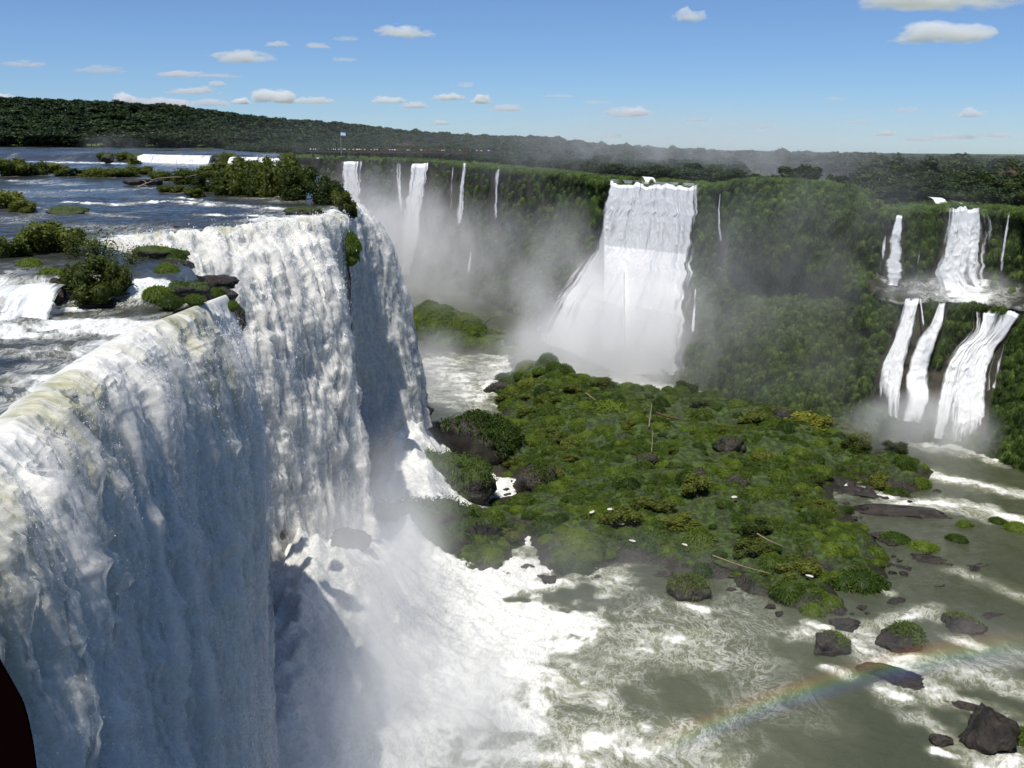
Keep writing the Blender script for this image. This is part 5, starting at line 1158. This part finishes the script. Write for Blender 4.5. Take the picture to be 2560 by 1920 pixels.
def person_mesh(seed):
    """small standing visitor: one skinned body"""
    rg_ = np.random.default_rng(seed); mb = MB(); lean = rg_.uniform(-.06, .06)
    segs = [([(0, 0, 1.50), (0, 0, 1.42), (0, 0, 1.1), (0, 0, .92)], [.06, .19, .15, .16]), ([(-.09, 0, .95), (-.1, .02, .5), (-.1, 0, .03)], [.10, .075, .05]), ([(.09, 0, .95), (.1, -.02, .5), (.1, .02, .03)], [.10, .075, .05]), ([(-.2, 0, 1.4), (-.27, -.03, 1.12), (-.2, -.22, .95 + lean)], [.06, .05, .04]), ([(.2, 0, 1.4), (.27, -.03, 1.12), (.22, -.2, .98 - lean)], [.06, .05, .04])]
    for j, (p, r) in enumerate(segs):
        V, Fq = tube(np.array(p), r, 7); mb.add(V, Fq, .1 if j in (1, 2) else .5)
    V, Fc = ICO[1]; mb.add(V * [.095, .11, .13] + [0, -.01, 1.62], Fc, .9); mb.add(V * [.1, .11, .09] + [0, .015, 1.68], Fc, .05)
    return mb
def m_person(name, shirt, trouser):
    t = NT(name); a = t.attr('tone'); c = t.mix(t.rng(a, .28, .3), trouser, shirt); c = t.mix(t.rng(a, .68, .7), c, (.45, .26, .18)); c = t.mix(t.rng(a, .06, .08, 1, 0), c, (.02, .015, .01)); return t.done(t.pbsdf(c, .8))
SHIRTS = [('white', (.8, .8, .8)), ('red', (.5, .04, .04)), ('blue', (.08, .15, .45)), ('pale yellow', (.75, .65, .3)), ('dark', (.04, .04, .05))]
PM = [person_mesh(950 + i).mesh('person', m_person('clothes_%d' % i, c, (.05, .06, .1))) for i, (nm, c) in enumerate(SHIRTS)]
rg = np.random.default_rng(61)
for t in np.sort(np.concatenate([rg.uniform(.01, .30, 34), rg.uniform(.30, .98, 38)])):
    i = int(rg.choice(5, p=[.45, .15, .15, .12, .13])); P = bw(t, .18, rg.uniform(-1.1, 1.1)) + np.array(e.location)
    put('person', PM[i], P, rg.uniform(.93, 1.05), 'tiny person in a %s top standing on the distant boardwalk' % SHIRTS[i][0], 'person', 'people in %s tops on the boardwalk' % SHIRTS[i][0], rz=rg.uniform(-.8, .8))
fp = PY(853, 378, 552); ftop = PY(853, 331, 552)
fe = empty('flag', fp, 'light blue and white striped flag flying on a pole by the boardwalk', 'flag'); hgt = ftop[2] - fp[2]
V, Fq = tube(np.array([[0, 0, -1.5], [0, 0, hgt + .4]]), [.09, .06], 8); mb = MB(); mb.add(V, Fq); obj('pole', mb.mesh('pole', m_plain('pole_paint', (.5, .5, .5))), fe)
nu, nv = 24, 14; u = np.linspace(0, 1, nu); v = np.linspace(0, 1, nv); UU, VV = np.meshgrid(u, v, indexing='ij')
def m_flag():
    t = NT('flag_cloth'); uv = t.n('ShaderNodeSeparateXYZ'); t.put(uv.inputs[0], t.uv()); y = uv.outputs[1]
    band = t.math('MULTIPLY', t.math('GREATER_THAN', y, .333), t.math('LESS_THAN', y, .667))
    c = t.mix(band, (.22, .46, .78), (.85, .85, .85))
    dx = t.math('MULTIPLY', t.math('SUBTRACT', uv.outputs[0], .5), 1.55); dy = t.math('SUBTRACT', y, .5); rr = t.math('SQRT', t.math('ADD', t.math('MULTIPLY', dx, dx), t.math('MULTIPLY', dy, dy)))
    c = t.mix(t.math('LESS_THAN', rr, .10), c, (.75, .50, .08)); return t.done(t.pbsdf(c, .8))
V = np.stack([UU * 2.6, .22 * np.sin(UU * 7 + VV) * UU, hgt + .2 - (1 - VV) * 1.9 - .25 * UU], -1).reshape(-1, 3)
obj('cloth', mesh_np('cloth', V, grid_faces(nu, nv), m_flag(), uv=np.stack([UU, VV], -1).reshape(-1, 2)), fe)

# ------------------------------------------------------------------ dark post of the viewing platform, lower corner
t = NT('shaded_maroon_paint'); MPOST = t.done(t.pbsdf(t.mix(t.noise(t.obco(), 6, 4), (.0035, .0012, .001), (.007, .0022, .0018)), .9, t.bump(t.noise(t.obco(), 60, 4), .2, .002), .0))  # near-black maroon: the shade on the post is put into its colour
import bmesh
bm = bmesh.new(); Yp = 1.25
prof = [(-120, 1560), (-30, 1600), (2, 1645), (30, 1695), (62, 1752), (76, 1800), (88, 1860), (97, 1930), (112, 2080), (-120, 2080)]
f0 = [bm.verts.new(PY(x, y, Yp)) for x, y in prof]; f1 = [bm.verts.new(PY(x, y, Yp) + np.array([-.32, .25, -.02])) for x, y in prof]
bm.faces.new(f0); bm.faces.new(f1[::-1])
for i in range(len(prof)): j = (i + 1) % len(prof); bm.faces.new([f0[i], f1[i], f1[j], f0[j]])
bmesh.ops.recalc_face_normals(bm, faces=bm.faces); bmesh.ops.bevel(bm, geom=[e_ for e_ in bm.edges], offset=.004, segments=2, affect='EDGES')
me = bpy.data.meshes.new('railing_post'); bm.to_mesh(me); bm.free(); me.materials.append(MPOST)
tag(obj('railing_post', me), 'dark maroon curved end of the platform railing in the lower corner', 'railing')
# ------------------------------------------------------------------ spray hanging in the gorge (real volumes, where they hang)
def m_mist():
    t = NT('mist'); p = t.obco(); r = t.n('ShaderNodeVectorMath', operation='LENGTH'); t.put(r.inputs[0], p)
    f = t.math('POWER', t.math('MAXIMUM', t.math('SUBTRACT', 1.0, t.math('MULTIPLY', r.outputs['Value'], r.outputs['Value'])), 0.0), 1.3)
    n = t.noise(t.mapping(t.pos(), (1, 1, .7)), .085, 4, .55, .4)
    d = t.math('MULTIPLY', t.math('MULTIPLY', f, t.rng(n, .34, .68, .12, 1.3)), t.attr('mist_density', 'OBJECT'))
    v = t.n('ShaderNodeVolumeScatter'); v.inputs['Color'].default_value = (.985, .99, 1, 1); v.inputs['Anisotropy'].default_value = -.05; t.put(v.inputs['Density'], d)
    return t.done(None, v.outputs[0])
M_MIST = m_mist(); MISTM = mesh_np('mist', ICO[3][0] * 1.02, ICO[3][1], M_MIST)
def mist(c, rad, dens, label):
    o = obj('mist', MISTM, None, c, kind='stuff'); o.scale = rad; o['mist_density'] = float(dens); tag(o, label, 'mist'); return o
mist(PY(1545, 850, 292), (34, 20, 30), .05, 'thick spray at the foot of the massive white waterfall')
mist(PY(1520, 912, 290), (46, 18, 18), .11, 'bright spray where the massive white waterfall lands')
mist(PY(1330, 660, 352), (58, 30, 28), .019, 'veil of spray before the misty cliff')
mist(PY(1455, 810, 300), (30, 24, 30), .018, 'spray drifting beside the massive white waterfall')
mist(PY(1040, 690, 478), (95, 76, 48), .034, 'pale mist filling the far end of the gorge')
mist(PY(930, 600, 495), (55, 45, 42), .022, 'mist under the boardwalk falls')
mist(PY(1090, 930, 245), (14, 30, 12), .035, 'spray drifting over the back channel')
mist((-19, 138, -43), (13, 44, 17), .034, 'spray boiling under the second waterfall')
mist((-13, 92, -51), (20, 38, 18), .065, 'spray boiling under the nearest curtain')
mist((-20, 116, -42), (13, 26, 15), .06, 'spray swelling over the foam mound between the two curtains')
mist((-2, 116, -55), (20, 26, 7), .02, 'low spray drifting off the churning water')
mist(PZ(1350, 1440, -53), (42, 18, 8), .014, 'thin spray over the front shore of the island')
mist(PY(2320, 1085, 224), (24, 14, 11), .10, 'spray under the three lower cascades')
mist(PY(2400, 722, 240), (16, 7, 6), .10, 'spray on the shelf under the square curtain')
mist(PY(1680, 395, 420), (95, 80, 24), .0065, 'haze of spray drifting above the rim')
mist(PY(1760, 840, 278), (42, 18, 38), .020, 'veil of spray on the green wall')
mist(PY(2020, 760, 250), (66, 28, 48), .0075, 'light haze before the green wall')
mist(PY(1900, 380, 560), (360, 260, 34), .0011, 'soft bluish haze over the far plateau')
mist(PZ(2330, 1620, -53), (34, 16, 5), .012, 'thin haze over the right hand rapids')
mist(PY(285, 362, 640), (26, 20, 9), .006, 'faint plume rising far up the river')

# ------------------------------------------------------------------ rainbow: its light painted as spectrum colours on a sheer sheet
def m_rainbow():
    t = NT('rainbow'); s_ = t.n('ShaderNodeSeparateXYZ'); t.put(s_.inputs[0], t.uv())
    cr = t.n('ShaderNodeValToRGB'); t.put(cr.inputs[0], s_.outputs[1]); e = cr.color_ramp.elements
    stops = [(0, (.02, .02, .2)), (.2, (.05, .07, .55)), (.38, (.03, .30, .40)), (.52, (.12, .38, .08)), (.66, (.55, .42, .03)), (.82, (.60, .20, .02)), (1, (.40, .05, .02))]
    while len(e) < len(stops): e.new(.5)
    for k, (a, c) in zip(e, stops): k.position = a; k.color = (*c, 1)
    a = t.math('MULTIPLY', t.math('SUBTRACT', 1.0, t.math('POWER', t.math('ABSOLUTE', t.math('SUBTRACT', t.math('MULTIPLY', s_.outputs[1], 2.0), 1.0)), 2.0)), t.math('POWER', t.math('SINE', t.math('MULTIPLY', s_.outputs[0], math.pi)), .6))
    a = t.math('MULTIPLY', a, t.rng(t.noise(t.pos(), .12, 3), .3, .7, .07, .15))
    d = t.n('ShaderNodeBsdfTranslucent'); t.put(d.inputs[0], cr.outputs[0]); d2 = t.n('ShaderNodeBsdfDiffuse'); t.put(d2.inputs[0], cr.outputs[0])
    ad = t.n('ShaderNodeAddShader'); t.put(ad.inputs[0], d.outputs[0]); t.put(ad.inputs[1], d2.outputs[0])
    tp = t.n('ShaderNodeBsdfTransparent'); return t.done(t.mixsh(a, tp.outputs[0], ad.outputs[0]))
inner = [(1640, 1930), (1800, 1850), (1950, 1790), (2100, 1745), (2250, 1712), (2450, 1680), (2640, 1665)]; outer = [(1600, 1850), (1760, 1775), (1910, 1720), (2060, 1670), (2220, 1622), (2440, 1575), (2640, 1550)]
Ia = edge_curve2(inner, 50); Oa = edge_curve2(outer, 50)
V = np.array([[PZ(*(i * (1 - v) + o_ * v), -52.2) + np.array([0, 0, .0]) for v in np.linspace(0, 1, 12)] for i, o_ in zip(Ia, Oa)])
uu, vv = np.meshgrid(np.linspace(0, 1, 50), np.linspace(0, 1, 12), indexing='ij')
tag(obj('rainbow', mesh_np('rainbow', V.reshape(-1, 3), grid_faces(50, 12), m_rainbow(), uv=np.stack([uu, vv], -1).reshape(-1, 2)), kind='stuff'), 'faint rainbow hanging in spray over the lower pool', 'rainbow')

# ------------------------------------------------------------------ clouds
def m_cloud():
    t = NT('cloud'); p = t.obco(); info = t.n('ShaderNodeObjectInfo')
    sh = t.n('ShaderNodeVectorMath', operation='MULTIPLY_ADD'); t.put(sh.inputs[0], info.outputs['Random']); sh.inputs[1].default_value = (91, 37, 53); t.put(sh.inputs[2], p)
    n = t.noise(t.mapping(sh.outputs[0], (1.5, 1.5, 1.1)), 1.0, 6, .58, .2)
    r = t.n('ShaderNodeVectorMath', operation='LENGTH'); t.put(r.inputs[0], p); s_ = t.n('ShaderNodeSeparateXYZ'); t.put(s_.inputs[0], p)
    base = t.rng(s_.outputs[2], -.45, -.15)
    k = t.math('SUBTRACT', t.math('ADD', .62, t.math('MULTIPLY', t.math('SUBTRACT', n, .5), 3.3)), t.math('POWER', r.outputs['Value'], 1.6))
    d = t.math('MULTIPLY', t.math('MULTIPLY', t.rng(k, -.02, .25), base), t.attr('cloud_density', 'OBJECT'))
    v = t.n('ShaderNodeVolumePrincipled'); v.inputs['Color'].default_value = (.999, .999, .999, 1); v.inputs['Anisotropy'].default_value = -.1; t.put(v.inputs['Density'], d)
    return t.done(None, v.outputs[0])
M_CLOUD = m_cloud(); CLM = mesh_np('cloud', ICO[3][0], ICO[3][1], M_CLOUD)
CL = [(2360, 10, 290, 60, 1, 'largest cloud, cut by the top edge of the sky'), (2352, 98, 170, 50, .9, 'long white cloud under the largest one'), (1722, 48, 64, 36, .4, 'small torn cloud alone high in the middle of the sky'), (1012, 88, 110, 32, .7, 'white streak cloud high above the boardwalk'),
      (603, 150, 125, 32, .8, 'elongated cloud above the dark hill'), (685, 252, 92, 38, 1, 'bright puffy cloud standing over the tallest islet shrub'), (605, 258, 40, 18, .8, 'little cloud beside the bright puffy one'), (782, 257, 84, 18, .7, 'thin flat cloud on the other side of the bright puffy one'), (400, 264, 130, 24, .9, 'low flat cloud touching the hill line'), (312, 258, 50, 30, .9, 'small puffy cloud behind the hill trees'), (530, 262, 80, 18, .5, 'faint low cloud between the flat one and the bright puffy one'), (478, 232, 100, 20, .7, 'cloud above the low flat one'), (450, 190, 96, 16, .6, 'thin wispy cloud under the elongated one'), (545, 214, 40, 14, .4, 'tiny faint cloud near the thin wispy one'), (970, 255, 70, 18, .8, 'small flat cloud left of a twin over the far rim'), (1036, 268, 60, 16, .7, 'flat twin cloud just over the forest'), (1122, 248, 60, 18, .9, 'oval white cloud over the boardwalk end'), (1207, 256, 42, 24, .9, 'compact white cloud over the thin plumes'), (1270, 276, 70, 20, .45, 'grey faint cloud beside the compact white one'), (1100, 310, 40, 12, .8, 'small white cloud half behind the skyline'), (1570, 290, 100, 28, .5, 'greyish cloud above the massive white waterfall'), (1596, 286, 40, 24, .8, 'white head of the greyish cloud'),
      (796, 118, 50, 16, .35, 'faint cloud left of the white streak'), (692, 114, 50, 14, .35, 'faint cloud above the elongated one'), (870, 100, 60, 12, .2, 'barely visible streak near the white streak cloud'), (860, 152, 50, 12, .2, 'barely visible smudge below the streak'), (255, 180, 90, 18, .3, 'pale smudge high over the left hill'), (60, 165, 80, 16, .3, 'pale wisp near the left edge of the sky'), (545, 192, 80, 10, .35, 'pale line next to the thin wispy cloud'), (8, 248, 50, 16, .9, 'white cloud corner over the hill at the edge'), (2420, 290, 60, 24, .5, 'pinkish cloud low over the right forest'), (2380, 346, 100, 16, .4, 'pale low band over the right forest'), (2300, 352, 80, 12, .3, 'pale low wisp left of the band'), (2210, 338, 40, 14, .5, 'tiny cloud near the right forest line'), (2270, 280, 60, 14, .2, 'grey smudge left of the pinkish cloud'), (2140, 308, 60, 12, .2, 'grey streak over the hazy forest'), (1900, 320, 80, 14, .2, 'grey streak over the belt of trees'), (1740, 302, 50, 12, .3, 'faint puff right of the greyish cloud'), (1400, 242, 60, 10, .2, 'dim streak above the gorge'), (1165, 218, 40, 16, .2, 'dim puff above the oval cloud'), (1490, 258, 60, 10, .2, 'dim streak above the greyish cloud'), (2490, 342, 60, 12, .45, 'small pale cloud at the right forest line'), (1530, 342, 40, 10, .6, 'white sliver just above the trees'), (2090, 250, 40, 10, .2, 'dim short streak in the right sky')]
for px, py, w, h, a, lab in CL:
    el = math.atan((352 + (px - 1280) * .0078 - py) / F) + .004; Yc = min(max(1000 / math.tan(max(el, .02)), 5500), 26000); P = PY(px, py, Yc); k = np.linalg.norm(P - EYE) / F
    o = obj('cloud', CLM, None, P + np.array([0, 0, h * k * .15])); o.scale = (w * k * .72, max(w * .5, h * 1.0) * k, h * k * .74); o['cloud_density'] = a ** 1.1 * 6.5 / (w * k); tag(o, lab, 'cloud')

# ------------------------------------------------------------------ daylight
sun_el, sun_az = math.radians(65), (-.42, -.907)          # high sun, behind the viewer's left shoulder
sd = Vector((sun_az[0] * math.cos(sun_el), sun_az[1] * math.cos(sun_el), math.sin(sun_el))).normalized()
ld = bpy.data.lights.new('sun', 'SUN'); ld.energy = 4.8; ld.angle = math.radians(.5); ld.color = (1, .965, .90)
lo = bpy.data.objects.new('sun', ld); link(lo); lo.rotation_euler = sd.to_track_quat('Z', 'Y').to_euler()
w = bpy.data.worlds.new('World'); S.world = w; w.use_nodes = True; nt_ = w.node_tree; nt_.nodes.clear()
sk = nt_.nodes.new('ShaderNodeTexSky'); sk.sky_type = 'NISHITA'; sk.sun_disc = False; sk.sun_elevation = sun_el; sk.sun_rotation = math.atan2(sd.x, sd.y); sk.altitude = 1500; sk.air_density = 1.0; sk.dust_density = 0.0; sk.ozone_density = 4.0
bg = nt_.nodes.new('ShaderNodeBackground'); bg.inputs[1].default_value = .104; wo = nt_.nodes.new('ShaderNodeOutputWorld')
tint = nt_.nodes.new('ShaderNodeMix'); tint.data_type = 'RGBA'; tint.blend_type = 'MULTIPLY'; tint.inputs[0].default_value = 1; tc = nt_.nodes.new('ShaderNodeTexCoord'); sx_ = nt_.nodes.new('ShaderNodeSeparateXYZ'); nt_.links.new(tc.outputs['Generated'], sx_.inputs[0]); mr = nt_.nodes.new('ShaderNodeMapRange'); mr.inputs['From Min'].default_value = 0; mr.inputs['From Max'].default_value = .16; nt_.links.new(sx_.outputs[2], mr.inputs[0]); gm = nt_.nodes.new('ShaderNodeMix'); gm.data_type = 'RGBA'; gm.inputs[6].default_value = (.56, .73, 1.0, 1); gm.inputs[7].default_value = (.67, .78, .97, 1); nt_.links.new(mr.outputs[0], gm.inputs[0]); nt_.links.new(gm.outputs[2], tint.inputs[7]); nt_.links.new(sk.outputs[0], tint.inputs[6]); nt_.links.new(tint.outputs[2], bg.inputs[0]); nt_.links.new(bg.outputs[0], wo.inputs[0])
S.view_settings.view_transform = 'Standard'; S.view_settings.look = 'None'; S.view_settings.exposure = 0; S.view_settings.gamma = 1
S.render.engine = 'CYCLES'; c = S.cycles
c.use_denoising = True; c.denoiser = 'OPENIMAGEDENOISE'; c.denoising_input_passes = 'RGB_ALBEDO_NORMAL'
c.use_adaptive_sampling = True; c.adaptive_threshold = .02
c.max_bounces = 6; c.diffuse_bounces = 4; c.glossy_bounces = 2; c.transmission_bounces = 3; c.transparent_max_bounces = 10; c.volume_bounces = 4
c.caustics_reflective = False; c.caustics_refractive = False; c.sample_clamp_indirect = 8
c.volume_step_rate = 1.0; c.volume_max_steps = 64
